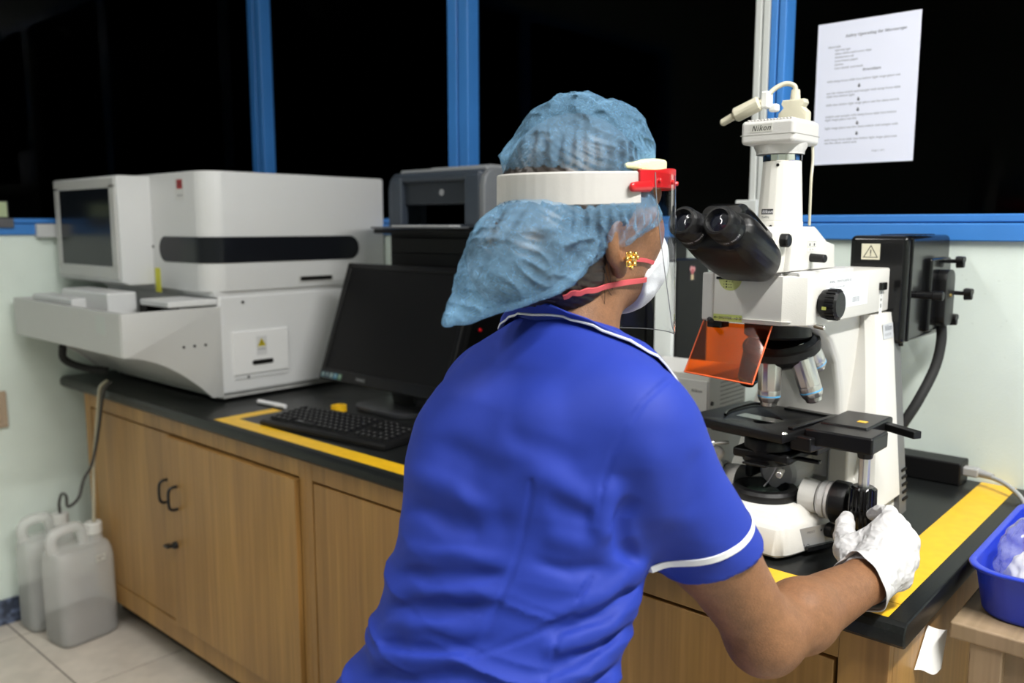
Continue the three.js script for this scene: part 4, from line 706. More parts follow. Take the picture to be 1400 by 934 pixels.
  for (const s of [1, -1]) {
    const c0 = E0.clone().addScaledVector(dirE, 0.092).addScaledVector(upE, 0.011); c0.x += s * 0.0275 - 0.003;
    const e = part(t, 'eyepiece', turned([[0, -0.02], [0.026, -0.02], [0.0265, 0.004], [0.0225, 0.008], [0.0225, 0.012], [0.0235, 0.013], [0.0235, 0.026], [0.0225, 0.0275], [0.0215, 0.033], [0.0225, 0.0345], [0.0222, 0.044], [0.0195, 0.048], [0.0165, 0.0485], [0.0145, 0.045], [0.0135, 0.041]], c0.toArray(), dirE, 44), mSatin);
    part(e, 'lens', turned([[0, 0.0435], [0.007, 0.043], [0.0136, 0.041]], c0.toArray(), dirE, 32), mat(lin(0.01, 0.012, 0.02), 0.03));
    // field number printed around the barrel
    const rT = 0.0236, pos = [], uvs = [], idx = [], q = new THREE.Quaternion().setFromUnitVectors(V(0, 1, 0), dirE), N = 16;
    for (let i = 0; i <= N; i++) for (let k = 0; k < 2; k++) { const a = mix(0.1, 1.75, i / N), v = V(Math.cos(a) * rT, 0.0155 + k * 0.008, Math.sin(a) * rT).applyQuaternion(q).add(c0); pos.push(v.x, v.y, v.z); uvs.push(1 - i / N, k); }
    for (let i = 0; i < N; i++) { const a = i * 2; idx.push(a, a + 1, a + 2, a + 1, a + 3, a + 2); }
    const g = new THREE.BufferGeometry(); g.setAttribute('position', new THREE.Float32BufferAttribute(pos, 3)); g.setAttribute('uv', new THREE.Float32BufferAttribute(uvs, 2)); g.setIndex(idx); g.computeVertexNormals();
    part(e, 'field_number', g, mat(0xffffff, 0.4, { side: THREE.DoubleSide, map: canvasTex(256, 56, (c, w, h) => { c.fillStyle = '#0b0b0c'; c.fillRect(0, 0, w, h); c.fillStyle = '#cfd0d2'; c.font = 'bold 34px sans-serif'; c.fillText('CFI  10x/22', 30, 40); }) }));
  }
  // photo tube and camera
  const tz = -1.283;
  const tb = part(t, 'photo_tube', turned([[0.0345, 0], [0.0345, 0.008], [0.0335, 0.0095], [0.0338, 0.011], [0.0285, 0.102], [0.0275, 0.106], [0.02, 0.107]], [X0, 1.317, tz], [0, 1, 0], 56), mCream);
  part(tb, 'clamp_ring', turned([[0.0285, 0.100], [0.0292, 0.101], [0.0292, 0.110], [0.026, 0.113], [0.02, 0.114]], [X0, 1.317, tz], [0, 1, 0], 48), mChrome);
  part(tb, 'adapter_cone', turned([[0.028, 0.110], [0.0225, 0.118], [0.0225, 0.128], [0, 0.128]], [X0, 1.317, tz], [0, 1, 0], 40), mSatin);
  part(tb, 'clamp_screw', cylAB([X0 + 0.0285 * 0.2, 1.411, tz + 0.0285 * 0.98], [X0 + 0.0303 * 0.2, 1.411, tz + 0.0303 * 0.98], 0.0026, 0.0022, 12), mDark);
  part(tb, 'maker_label', (() => { const N = 12, r = 0.0336, pos = [], uvs = [], idx = []; for (let i = 0; i <= N; i++) for (let k = 0; k < 2; k++) { const a = mix(-0.62, 0.16, i / N), y = 1.3275 + k * 0.018, rr = r - k * 0.0009 + 0.0003; pos.push(X0 + Math.sin(a) * rr, y, tz + Math.cos(a) * rr); uvs.push(i / N, k); } for (let i = 0; i < N; i++) { const a = i * 2; idx.push(a, a + 2, a + 1, a + 1, a + 2, a + 3); } const g = new THREE.BufferGeometry(); g.setAttribute('position', new THREE.Float32BufferAttribute(pos, 3)); g.setAttribute('uv', new THREE.Float32BufferAttribute(uvs, 2)); g.setIndex(idx); g.computeVertexNormals(); return g; })(), mat(0xffffff, 0.5, { map: canvasTex(200, 136, (c, w, h) => { c.fillStyle = '#d8d6d0'; c.fillRect(0, 0, w, h); c.fillStyle = '#15151c'; c.fillRect(14, 6, 172, 62); c.fillStyle = '#d8d8dc'; c.font = 'italic bold 54px sans-serif'; c.fillText('Nikon', 26, 56); c.fillStyle = '#2c2c33'; c.font = 'bold 34px sans-serif'; c.fillText('DS-Fi1c', 24, 112); }), side: THREE.DoubleSide }));
  const cam = part(t, 'camera', bx(-0.634, -0.548, 1.442, 1.478, -1.332, -1.238, 0.0065, 4), mCreamGrey);
  part(cam, 'camera_seam', bx(-0.6343, -0.5477, 1.4555, 1.4565, -1.3323, -1.2377, 0), mat(lin(0.35, 0.34, 0.32), 0.5));
  part(cam, 'camera_neck', [turned([[0.036, 0], [0.036, 0.004], [0.040, 0.012], [0.040, 0.02]], [X0 - 0.004, 1.428, tz], [0, 1, 0], 44)], mCreamGrey);
  for (let i = 0; i < 14; i++) part(cam, 'cooling_ridge', bx(-0.624 + i * 0.0052, -0.6214 + i * 0.0052, 1.4775, 1.4795, -1.325, -1.240, 0.0005), mCreamGrey);
  part(cam, 'maker_name', decal(0.036, 0.012, [-0.600, 1.466, -1.238], [1, 0, 0], [0, 1, 0], 0.0005), mat(0xffffff, 0.5, { map: canvasTex(180, 60, (c, w, h) => { c.fillStyle = '#c4c3bd'; c.fillRect(0, 0, w, h); c.fillStyle = '#4c4c48'; c.font = 'italic bold 54px sans-serif'; c.fillText('Nikon', 10, 50); }) }));
  const plug = part(cam, 'connector', [prism([[-0.600, 1.478], [-0.600, 1.492], [-0.592, 1.500], [-0.596, 1.506], [-0.594, 1.512], [-0.560, 1.512], [-0.558, 1.506], [-0.562, 1.500], [-0.554, 1.492], [-0.554, 1.478]], 0.02, 'xy', -1.312, 0.003), cylAB([-0.577, 1.510, -1.302], [-0.577, 1.527, -1.302], 0.008, 0.0065, 16)], mBeige);
  part(cam, 'cable', tube([[-0.577, 1.522, -1.302], [-0.579, 1.533, -1.301], [-0.592, 1.537, -1.297], [-0.606, 1.529, -1.288], [-0.617, 1.513, -1.277], [-0.628, 1.508, -1.274]], 0.0038, 40, 10), mBeige);
  part(cam, 'ferrite_core', (() => { const a = [-0.6215, 1.509, -1.276], b = [-0.662, 1.492, -1.27]; return [cylAB(a, b, 0.0115, 0.0115, 26, 0.003), cylAB(b, [-0.684, 1.481, -1.267], 0.0062, 0.0058, 18, 0.003)]; })(), mBeige);
  part(cam, 'cable_tie', [bx(-0.620, -0.608, 1.500, 1.526, -1.292, -1.272, 0.003), bx(-0.612, -0.598, 1.495, 1.507, -1.296, -1.283, 0.003)], mat(lin(0.8, 0.8, 0.78), 0.5));
  part(cam, 'signal_cable', tube([[-0.556, 1.445, -1.325], [-0.553, 1.42, -1.322], [-0.5505, 1.39, -1.313], [-0.552, 1.36, -1.317], [-0.555, 1.32, -1.325]], 0.0022, 30, 8), mBeige);
  // lamp house behind, its label, adjusters and cable
  const lx0 = -0.578, lx1 = -0.476;
  const lamp = part(t, 'lamp_house', bx(lx0, lx1, 1.112, 1.302, -1.815, -1.562, 0.010, 4), mGlossBlack);
  part(lamp, 'warning_label', decal(0.032, 0.028, [-0.540, 1.2735, -1.562], [1, 0, 0], [0, 1, 0], 0.0005), mat(0xffffff, 0.5, { map: canvasTex(128, 112, (c, w, h) => { c.fillStyle = '#d5d0ba'; c.fillRect(0, 0, w, h); c.strokeStyle = '#34322a'; c.lineWidth = 6; c.beginPath(); c.moveTo(64, 14); c.lineTo(112, 96); c.lineTo(16, 96); c.closePath(); c.stroke(); c.fillStyle = '#34322a'; c.fillRect(60, 42, 8, 30); c.fillRect(60, 78, 8, 8); }) }));
  part(lamp, 'collar', cylAB([X0 + 0.02, 1.21, -1.575], [X0 + 0.02, 1.21, -1.545], 0.034, 0.034, 32, 0.002), mSatin);
  part(lamp, 'top_vent', [0, 1, 2, 3].map((i) => bx(lx0 + 0.02, lx1 - 0.02, 1.3015, 1.3035, -1.66 - i * 0.035, -1.675 - i * 0.035, 0.0008)), mSatin).userData.kind = 'stuff';
  part(lamp, 'seam_rib', bx(lx1 - 0.006, lx1 + 0.004, 1.116, 1.298, -1.585, -1.575, 0.003), mGlossBlack);
  part(lamp, 'socket_cover', (() => { const s = roundRect(0.058, 0.105, 0.018, -1.735, 1.185); return prism(s, 0.02, 'zy', lx1 + 0.006, 0.003); })(), mSatin);
  part(lamp, 'socket_base', bx(lx1 - 0.004, lx1 + 0.010, 1.125, 1.26, -1.79, -1.67, 0.005), mGlossBlack);
  part(lamp, 'centring_rod', [cylAB([lx1 - 0.002, 1.196, -1.625], [lx1 + 0.03, 1.196, -1.625], 0.0065, 0.0065, 18, 0.001), cylAB([lx1 + 0.026, 1.196, -1.625], [lx1 + 0.044, 1.196, -1.625], 0.0085, 0.0085, 18, 0.0015)], mSatin);
  const lobed = (y, z, x0) => { const g = []; for (let i = 0; i < 3; i++) { const a = i * 2.094 + 0.5; g.push(cylAB([x0, y + 0.006 * Math.sin(a), z + 0.006 * Math.cos(a)], [x0 + 0.014, y + 0.006 * Math.sin(a), z + 0.006 * Math.cos(a)], 0.007, 0.006, 14, 0.001)); } g.push(cylAB([lx1, y, z], [x0 + 0.002, y, z], 0.004, 0.004, 10)); return g; };
  part(lamp, 'adjusting_knob', lobed(1.252, -1.778, lx1 + 0.022), mSatin); part(lamp, 'adjusting_knob', lobed(1.192, -1.775, lx1 + 0.040), mSatin); part(lamp, 'adjusting_knob', lobed(1.142, -1.778, lx1 + 0.016), mSatin);
  part(lamp, 'gold_screw', cylAB([lx1 + 0.024, 1.19, -1.735], [lx1 + 0.029, 1.19, -1.735], 0.004, 0.003, 12), mat(lin(0.5, 0.38, 0.14), 0.3, { metalness: 1 }));
  part(lamp, 'cable', tube([[lx1 + 0.012, 1.14, -1.74], [lx1 + 0.014, 1.10, -1.742], [lx1 + 0.010, 1.05, -1.725], [lx1 - 0.004, 0.99, -1.68], [lx1 - 0.03, 0.93, -1.66], [lx1 - 0.055, 0.87, -1.68], [lx1 - 0.07, 0.8255, -1.72], [lx1 - 0.16, 0.8225, -1.76]], 0.0095, 60, 12), mRubber);
  part(lamp, 'foot', [cylAB([lx1 - 0.012, 1.113, -1.59], [lx1 - 0.012, 1.106, -1.59], 0.004, 0.004, 10)], mRubber);
}

// ------------------------------------------------------------------ distance fields and their mesher
const len3 = (x, y, z) => Math.sqrt(x * x + y * y + z * z);
const smin = (a, b, k) => { const h = Math.max(k - Math.abs(a - b), 0) / k; return Math.min(a, b) - h * h * k * 0.25; };
const smax = (a, b, k) => -smin(-a, -b, k);
function cone(a, b, ra, rb) {                               // tapered capsule
  const bx_ = b[0] - a[0], by = b[1] - a[1], bz = b[2] - a[2], L = bx_ * bx_ + by * by + bz * bz;
  return (x, y, z) => { const px = x - a[0], py = y - a[1], pz = z - a[2], h = clamp((px * bx_ + py * by + pz * bz) / L, 0, 1); return len3(px - bx_ * h, py - by * h, pz - bz * h) - mix(ra, rb, h); };
}
function ell(c, r) { return (x, y, z) => { const px = (x - c[0]) / r[0], py = (y - c[1]) / r[1], pz = (z - c[2]) / r[2], k0 = len3(px, py, pz), k1 = len3(px / r[0], py / r[1], pz / r[2]); return k1 < 1e-9 ? -Math.min(...r) : k0 * (k0 - 1) / k1; }; }
function nets(f, lo, hi, h, colour) {                       // surface nets; normals from the field
  const n = [0, 1, 2].map((k) => Math.ceil((hi[k] - lo[k]) / h) + 2), [nx, ny, nz] = n, F = new Float32Array(nx * ny * nz);
  const B = 5, reach = B * h * 0.87 * 1.7 + 0.012;             // blocks far from the surface keep their sign only
  for (let k0 = 0; k0 < nz; k0 += B) for (let j0 = 0; j0 < ny; j0 += B) for (let i0 = 0; i0 < nx; i0 += B) {
    const c = f(lo[0] + (i0 + (B - 1) / 2) * h, lo[1] + (j0 + (B - 1) / 2) * h, lo[2] + (k0 + (B - 1) / 2) * h), far = Math.abs(c) > reach;
    for (let k = k0; k < Math.min(k0 + B, nz); k++) for (let j = j0; j < Math.min(j0 + B, ny); j++) for (let i = i0; i < Math.min(i0 + B, nx); i++) F[i + j * nx + k * nx * ny] = far ? c : f(lo[0] + i * h, lo[1] + j * h, lo[2] + k * h);
  }
  const id = new Int32Array(nx * ny * nz).fill(-1), pos = [], idx = [], sy = nx, sz = nx * ny;
  for (let k = 0; k < nz - 1; k++) for (let j = 0; j < ny - 1; j++) for (let i = 0; i < nx - 1; i++) {
    const q = i + j * sy + k * sz; let m = 0;
    const v = [F[q], F[q + 1], F[q + sy], F[q + sy + 1], F[q + sz], F[q + sz + 1], F[q + sz + sy], F[q + sz + sy + 1]];
    for (let c = 0; c < 8; c++) if (v[c] < 0) m |= 1 << c;
    if (m === 0 || m === 255) continue;
    let cx = 0, cy = 0, cz = 0, e = 0;
    const edge = (a, b) => { if ((v[a] < 0) === (v[b] < 0)) return; const t = v[a] / (v[a] - v[b]); cx += mix(a & 1, b & 1, t); cy += mix((a >> 1) & 1, (b >> 1) & 1, t); cz += mix((a >> 2) & 1, (b >> 2) & 1, t); e++; };
    edge(0, 1); edge(2, 3); edge(4, 5); edge(6, 7); edge(0, 2); edge(1, 3); edge(4, 6); edge(5, 7); edge(0, 4); edge(1, 5); edge(2, 6); edge(3, 7);
    id[q] = pos.length / 3; pos.push(lo[0] + (i + cx / e) * h, lo[1] + (j + cy / e) * h, lo[2] + (k + cz / e) * h);
  }
  for (let k = 1; k < nz - 1; k++) for (let j = 1; j < ny - 1; j++) for (let i = 1; i < nx - 1; i++) {
    const q = i + j * sy + k * sz, a = F[q] < 0;
    const quad = (s1, s2, other) => { if (a === (F[q + other] < 0)) return; const A = id[q], B = id[q - s1], C = id[q - s1 - s2], D = id[q - s2]; if (A < 0 || B < 0 || C < 0 || D < 0) return; a ? idx.push(A, B, C, A, C, D) : idx.push(A, C, B, A, D, C); };
    quad(sy, sz, 1); quad(sz, 1, sy); quad(1, sy, sz);
  }
  const nor = new Float32Array(pos.length), eps = h * 0.45;
  for (let i = 0; i < pos.length; i += 3) {
    for (let it = 0; it < 2; it++) {
      const x = pos[i], y = pos[i + 1], z = pos[i + 2];
      let gx = f(x + eps, y, z) - f(x - eps, y, z), gy = f(x, y + eps, z) - f(x, y - eps, z), gz = f(x, y, z + eps) - f(x, y, z - eps); const L = len3(gx, gy, gz) || 1;
      if (it === 0) { const d = clamp(f(x, y, z) / Math.max(L / (2 * eps), 0.5), -h * 0.5, h * 0.5); pos[i] -= gx / L * d; pos[i + 1] -= gy / L * d; pos[i + 2] -= gz / L * d; } else { nor[i] = gx / L; nor[i + 1] = gy / L; nor[i + 2] = gz / L; }
    }
  }
  const g = new THREE.BufferGeometry(); g.setAttribute('position', new THREE.Float32BufferAttribute(pos, 3)); g.setAttribute('normal', new THREE.BufferAttribute(nor, 3)); g.setIndex(idx);
  return g;
}
function noise3(s) {                                        // smooth value noise in space
  const hsh = (i, j, k) => { let n = (i * 374761393 + j * 668265263 + k * 2147483647 + s * 974711) | 0; n = Math.imul(n ^ (n >>> 13), 1274126177); n ^= n >>> 16; return (n >>> 0) / 4294967296; };
  return (x, y, z) => {
    const i = Math.floor(x), j = Math.floor(y), k = Math.floor(z); let u = x - i, v = y - j, w = z - k; u = u * u * (3 - 2 * u); v = v * v * (3 - 2 * v); w = w * w * (3 - 2 * w);
    return mix(mix(mix(hsh(i, j, k), hsh(i + 1, j, k), u), mix(hsh(i, j + 1, k), hsh(i + 1, j + 1, k), u), v), mix(mix(hsh(i, j, k + 1), hsh(i + 1, j, k + 1), u), mix(hsh(i, j + 1, k + 1), hsh(i + 1, j + 1, k + 1), u), v), w);
  };
}
const n3a = noise3(1), n3b = noise3(2), n3c = noise3(3);
const grad = (f, p, e = 0.002) => { const g = V(f(p.x + e, p.y, p.z) - f(p.x - e, p.y, p.z), f(p.x, p.y + e, p.z) - f(p.x, p.y - e, p.z), f(p.x, p.y, p.z + e) - f(p.x, p.y, p.z - e)); return g.normalize(); };
const settle = (f, p, off = 0) => { for (let i = 0; i < 12; i++) { const d = f(p.x, p.y, p.z) - off; if (Math.abs(d) < 2e-4) break; p.addScaledVector(grad(f, p), -d * 0.8); } return p; };
function ribbon(points, normals, w, th) {                   // flat strap: centre points, outward normals, width, thickness
  const rings = points.map((p, i) => { const t = points[Math.min(i + 1, points.length - 1)].clone().sub(points[Math.max(i - 1, 0)]).normalize(), n = normals[i].clone(), s = t.clone().cross(n).normalize(); n.crossVectors(s, t).normalize();
    const ww = typeof w === 'function' ? w(i / (points.length - 1)) : w; return [[-1, 0], [-0.9, 1], [0.9, 1], [1, 0], [0.9, -0.4], [-0.9, -0.4]].map(([a, b]) => p.clone().addScaledVector(s, a * ww / 2).addScaledVector(n, b * th).toArray()); });
  return toCreasedNormals(loft(rings.map((r) => r.reverse())), 0.6);
}

// ------------------------------------------------------------------ the person at the microscope
const J = {
  head: [-0.612, 1.352, -0.806], neckTop: [-0.610, 1.275, -0.803], neckBase: [-0.602, 1.175, -0.768],
  shR: [-0.474, 1.118, -0.712], elR: [-0.387, 0.868, -0.855], wrR: [-0.360, 0.864, -1.088],
  shL: [-0.728, 1.108, -0.790], elL: [-0.815, 0.900, -0.960], wrL: [-0.745, 0.886, -1.195],
};
const SPINE = [ // y, x, z, half width, half depth
  [0.56, -0.585, -0.480, 0.180, 0.140], [0.66, -0.585, -0.512, 0.182, 0.138], [0.74, -0.586, -0.548, 0.172, 0.126], [0.81, -0.587, -0.583, 0.157, 0.112], [0.87, -0.588, -0.617, 0.141, 0.099],
  [0.96, -0.592, -0.665, 0.144, 0.101], [1.04, -0.596, -0.706, 0.157, 0.106], [1.09, -0.598, -0.728, 0.158, 0.100], [1.13, -0.600, -0.742, 0.142, 0.088], [1.17, -0.602, -0.756, 0.105, 0.072], [1.21, -0.604, -0.77, 0.06, 0.056],
];
function spineAt(y) { let i = 0; while (i < SPINE.length - 2 && y > SPINE[i + 1][0]) i++; const A = SPINE[i], B = SPINE[i + 1], t = clamp((y - A[0]) / (B[0] - A[0]), 0, 1), s = t * t * (3 - 2 * t) * 0.35 + t * 0.65; return [mix(A[1], B[1], s), mix(A[2], B[2], s), mix(A[3], B[3], s), mix(A[4], B[4], s)]; }
const torso = (grow) => (x, y, z) => {
  const [cx, cz, a, b] = spineAt(y), px = Math.abs(x - cx) / (a + grow), pz = Math.abs(z - cz) / (b + grow), k = Math.pow(Math.pow(px, 2.25) + Math.pow(pz, 2.25), 1 / 2.25);
  let d = (k - 1) * Math.min(a, b) * 0.9;
  d = smax(d, y - 1.21, 0.05); return smax(d, 0.57 - y, 0.03);
};
// skin: head, neck, arms, a slim trunk under the clothes
const H = J.head;
const skull = ell([H[0], H[1] + 0.003, H[2] + 0.008], [0.068, 0.080, 0.086]), face = ell([H[0], H[1] - 0.045, H[2] - 0.045], [0.060, 0.085, 0.062]), jaw = ell([H[0], H[1] - 0.092, H[2] - 0.055], [0.045, 0.04, 0.050]);
const cheekR = ell([H[0] + 0.040, H[1] - 0.040, H[2] - 0.068], [0.026, 0.032, 0.026]), cheekL = ell([H[0] - 0.040, H[1] - 0.040, H[2] - 0.068], [0.026, 0.032, 0.026]);
const nose = cone([H[0], H[1] - 0.012, H[2] - 0.102], [H[0], H[1] - 0.052, H[2] - 0.122], 0.010, 0.015), brow = cone([H[0] - 0.035, H[1] + 0.006, H[2] - 0.088], [H[0] + 0.035, H[1] + 0.006, H[2] - 0.088], 0.016, 0.016);
const eyes = [1, -1].map((s) => ell([H[0] + s * 0.032, H[1] - 0.014, H[2] - 0.106], [0.018, 0.011, 0.014]));
const ear = (s) => {
  const c = [H[0] + s * 0.066, H[1] - 0.052, H[2] + 0.022];
  const outer = ell([c[0] + s * 0.002, c[1], c[2] + 0.004], [0.010, 0.027, 0.017]), lobe = ell([c[0], c[1] - 0.027, c[2] - 0.007], [0.0075, 0.0125, 0.0095]), hollow = ell([c[0] + s * 0.013, c[1] + 0.003, c[2] - 0.002], [0.010, 0.020, 0.0105]);
  return (x, y, z) => smax(smin(outer(x, y, z), lobe(x, y, z), 0.008), -hollow(x, y, z), 0.006);
};
const earR = ear(1), earL = ear(-1), neck = cone(J.neckTop, J.neckBase, 0.052, 0.058);
const headF = (x, y, z) => {
  let d = smin(skull(x, y, z), face(x, y, z), 0.03); d = smin(d, jaw(x, y, z), 0.03); d = smin(d, cheekR(x, y, z), 0.02); d = smin(d, cheekL(x, y, z), 0.02);
  d = smin(d, brow(x, y, z), 0.015); d = smin(d, nose(x, y, z), 0.012); for (const e of eyes) d = smax(d, -e(x, y, z), 0.008);
  d = smin(d, neck(x, y, z), 0.035); d = smin(d, earR(x, y, z), 0.006); return smin(d, earL(x, y, z), 0.006);
};
const lerp3 = (a, b, t) => [mix(a[0], b[0], t), mix(a[1], b[1], t), mix(a[2], b[2], t)];
function armF(sh, el, wr) {
  const u1 = cone(sh, lerp3(sh, el, 0.55), 0.050, 0.0465), u2 = cone(lerp3(sh, el, 0.55), el, 0.0465, 0.037), e1 = cone([el[0], el[1] - 0.004, el[2] + 0.006], el, 0.034, 0.034), f1 = cone(el, lerp3(el, wr, 0.32), 0.0365, 0.0395), f2 = cone(lerp3(el, wr, 0.32), wr, 0.0395, 0.0285), f3 = cone(wr, [wr[0], wr[1] + 0.004, wr[2] - 0.04], 0.0285, 0.027);
  return (x, y, z) => { let d = smin(u1(x, y, z), u2(x, y, z), 0.02); d = smin(d, e1(x, y, z), 0.02); d = smin(d, smin(f1(x, y, z), f2(x, y, z), 0.02), 0.022); return smin(d, f3(x, y, z), 0.01); };
}
const armR = armF(J.shR, J.elR, J.wrR), armL = armF(J.shL, J.elL, J.wrL), trunkIn = torso(-0.02);
const person = thing('person', 'person in blue uniform tunic, hair cap and face shield bending over the microscope', 'person', [-0.585, 0, -0.55]);
const skinN = noise3(9);
T.skin = dataTex(256, (u, v) => { const k = 0.93 + 0.08 * (nMid(u, v) - 0.5) + 0.10 * (nFine(u, v) - 0.5) + 0.05 * (nTiny(u, v) - 0.5); return [k, k * 0.99, k * 0.98]; }, true, 0.16);
const mSkin = mat(lin(0.270, 0.130, 0.064), 0.5, { map: T.skin, bumpMap: T.speck, bumpScale: 0.0005, specularIntensity: 0.7 });
{
  const bodyF = (x, y, z) => smin(smin(trunkIn(x, y, z), armR(x, y, z), 0.03), smin(armL(x, y, z), neck(x, y, z), 0.02), 0.03);
  part(person, 'body', [nets(headF, [-0.72, 1.16, -0.95], [-0.505, 1.47, -0.67], 0.0032), nets(armR, [-0.53, 0.79, -1.16], [-0.30, 1.20, -0.64], 0.0048), nets(bodyF, [-0.90, 0.56, -1.29], [-0.40, 1.22, -0.34], 0.012)], mSkin);
}
for (const k of [1, -1]) {                                   // eyes and brows behind the visor
  const c = [H[0] + k * 0.031, H[1] - 0.014, H[2] - 0.0905], ball = new THREE.SphereGeometry(0.0115, 20, 14); ball.translate(...c);
  const e = part(person, 'eye', ball, mat(lin(0.62, 0.58, 0.54), 0.25)); const iris = new THREE.SphereGeometry(0.0058, 16, 10); iris.scale(1, 1, 0.5); iris.translate(c[0], c[1], c[2] - 0.0096); part(e, 'iris', iris, mat(lin(0.02, 0.010, 0.006), 0.15));
  part(person, 'eyebrow', tube([[c[0] - k * 0.014, c[1] + 0.020, H[2] - 0.1015], [c[0], c[1] + 0.0235, H[2] - 0.1005], [c[0] + k * 0.018, c[1] + 0.019, H[2] - 0.090]], 0.0028, 12, 6), mat(lin(0.012, 0.008, 0.006), 0.6));
}
// hair under the cap
const mHair = mat(lin(0.017, 0.010, 0.007), 0.45);
const hairF = (() => {
  const a = ell([H[0], H[1] + 0.010, H[2] + 0.012], [0.0730, 0.084, 0.091]), bun = ell([H[0] + 0.008, H[1] - 0.070, H[2] + 0.128], [0.050, 0.050, 0.048]), nape = cone([H[0], H[1] - 0.03, H[2] + 0.045], [H[0] + 0.004, H[1] - 0.085, H[2] + 0.046], 0.066, 0.057);
  return (x, y, z) => { const lines = 0.0006 * Math.sin((x * 0.7 + y) * 700 + 6 * n3a(x * 30, y * 30, z * 30)); let d = smin(smin(a(x, y, z), nape(x, y, z), 0.03), bun(x, y, z), 0.03); const cut = Math.min(((H[1] - 0.010 - 0.40 * (z - H[2] + 0.075)) - y) * 0.92, H[2] + 0.020 - z); const cut2 = (H[2] + 0.016 - z) * 0.9 + (H[1] - 0.085 - y) * 0.45; return smax(smax(d + lines, cut, 0.02), cut2, 0.01); };
})();
part(person, 'hair', nets(hairF, [-0.71, 1.20, -0.90], [-0.515, 1.48, -0.60], 0.004), mHair);
{ // loose strands at the nape
  const g = [[0, 0.0], [0.012, 0.3], [0.022, 0.9], [0.005, 1.6], [0.03, 2.1]].map(([o, ph]) => tube([[H[0] + 0.060, H[1] - 0.052 - o, H[2] + 0.040], [H[0] + 0.0605, H[1] - 0.075 - o, H[2] + 0.030 + 0.006 * Math.sin(ph)], [H[0] + 0.057, H[1] - 0.10 - o, H[2] + 0.020 - 0.012 * Math.sin(ph * 2)], [H[0] + 0.055, H[1] - 0.118 - o * 0.6, H[2] + 0.030 + 0.010 * Math.cos(ph)]], 0.00035, 20, 4));
  const st = part(person, 'loose_strands', g, mHair); st.userData.kind = 'stuff';
}
// tunic
const sleeveDirR = V(J.elR[0] - J.shR[0], J.elR[1] - J.shR[1], J.elR[2] - J.shR[2]), upperR = sleeveDirR.length(); sleeveDirR.normalize();
const hemN = sleeveDirR.clone().add(V(-0.7455, 0, 0.6665).multiplyScalar(0.26)).normalize();
const HEM = 0.170;                                          // hem distance from the shoulder along the arm
const SEAMS = []; // stitched seams: shallow grooves
const FOLDS = []; // soft ridges (height > 0) and grooves of the cloth: [height, width, reach, points]
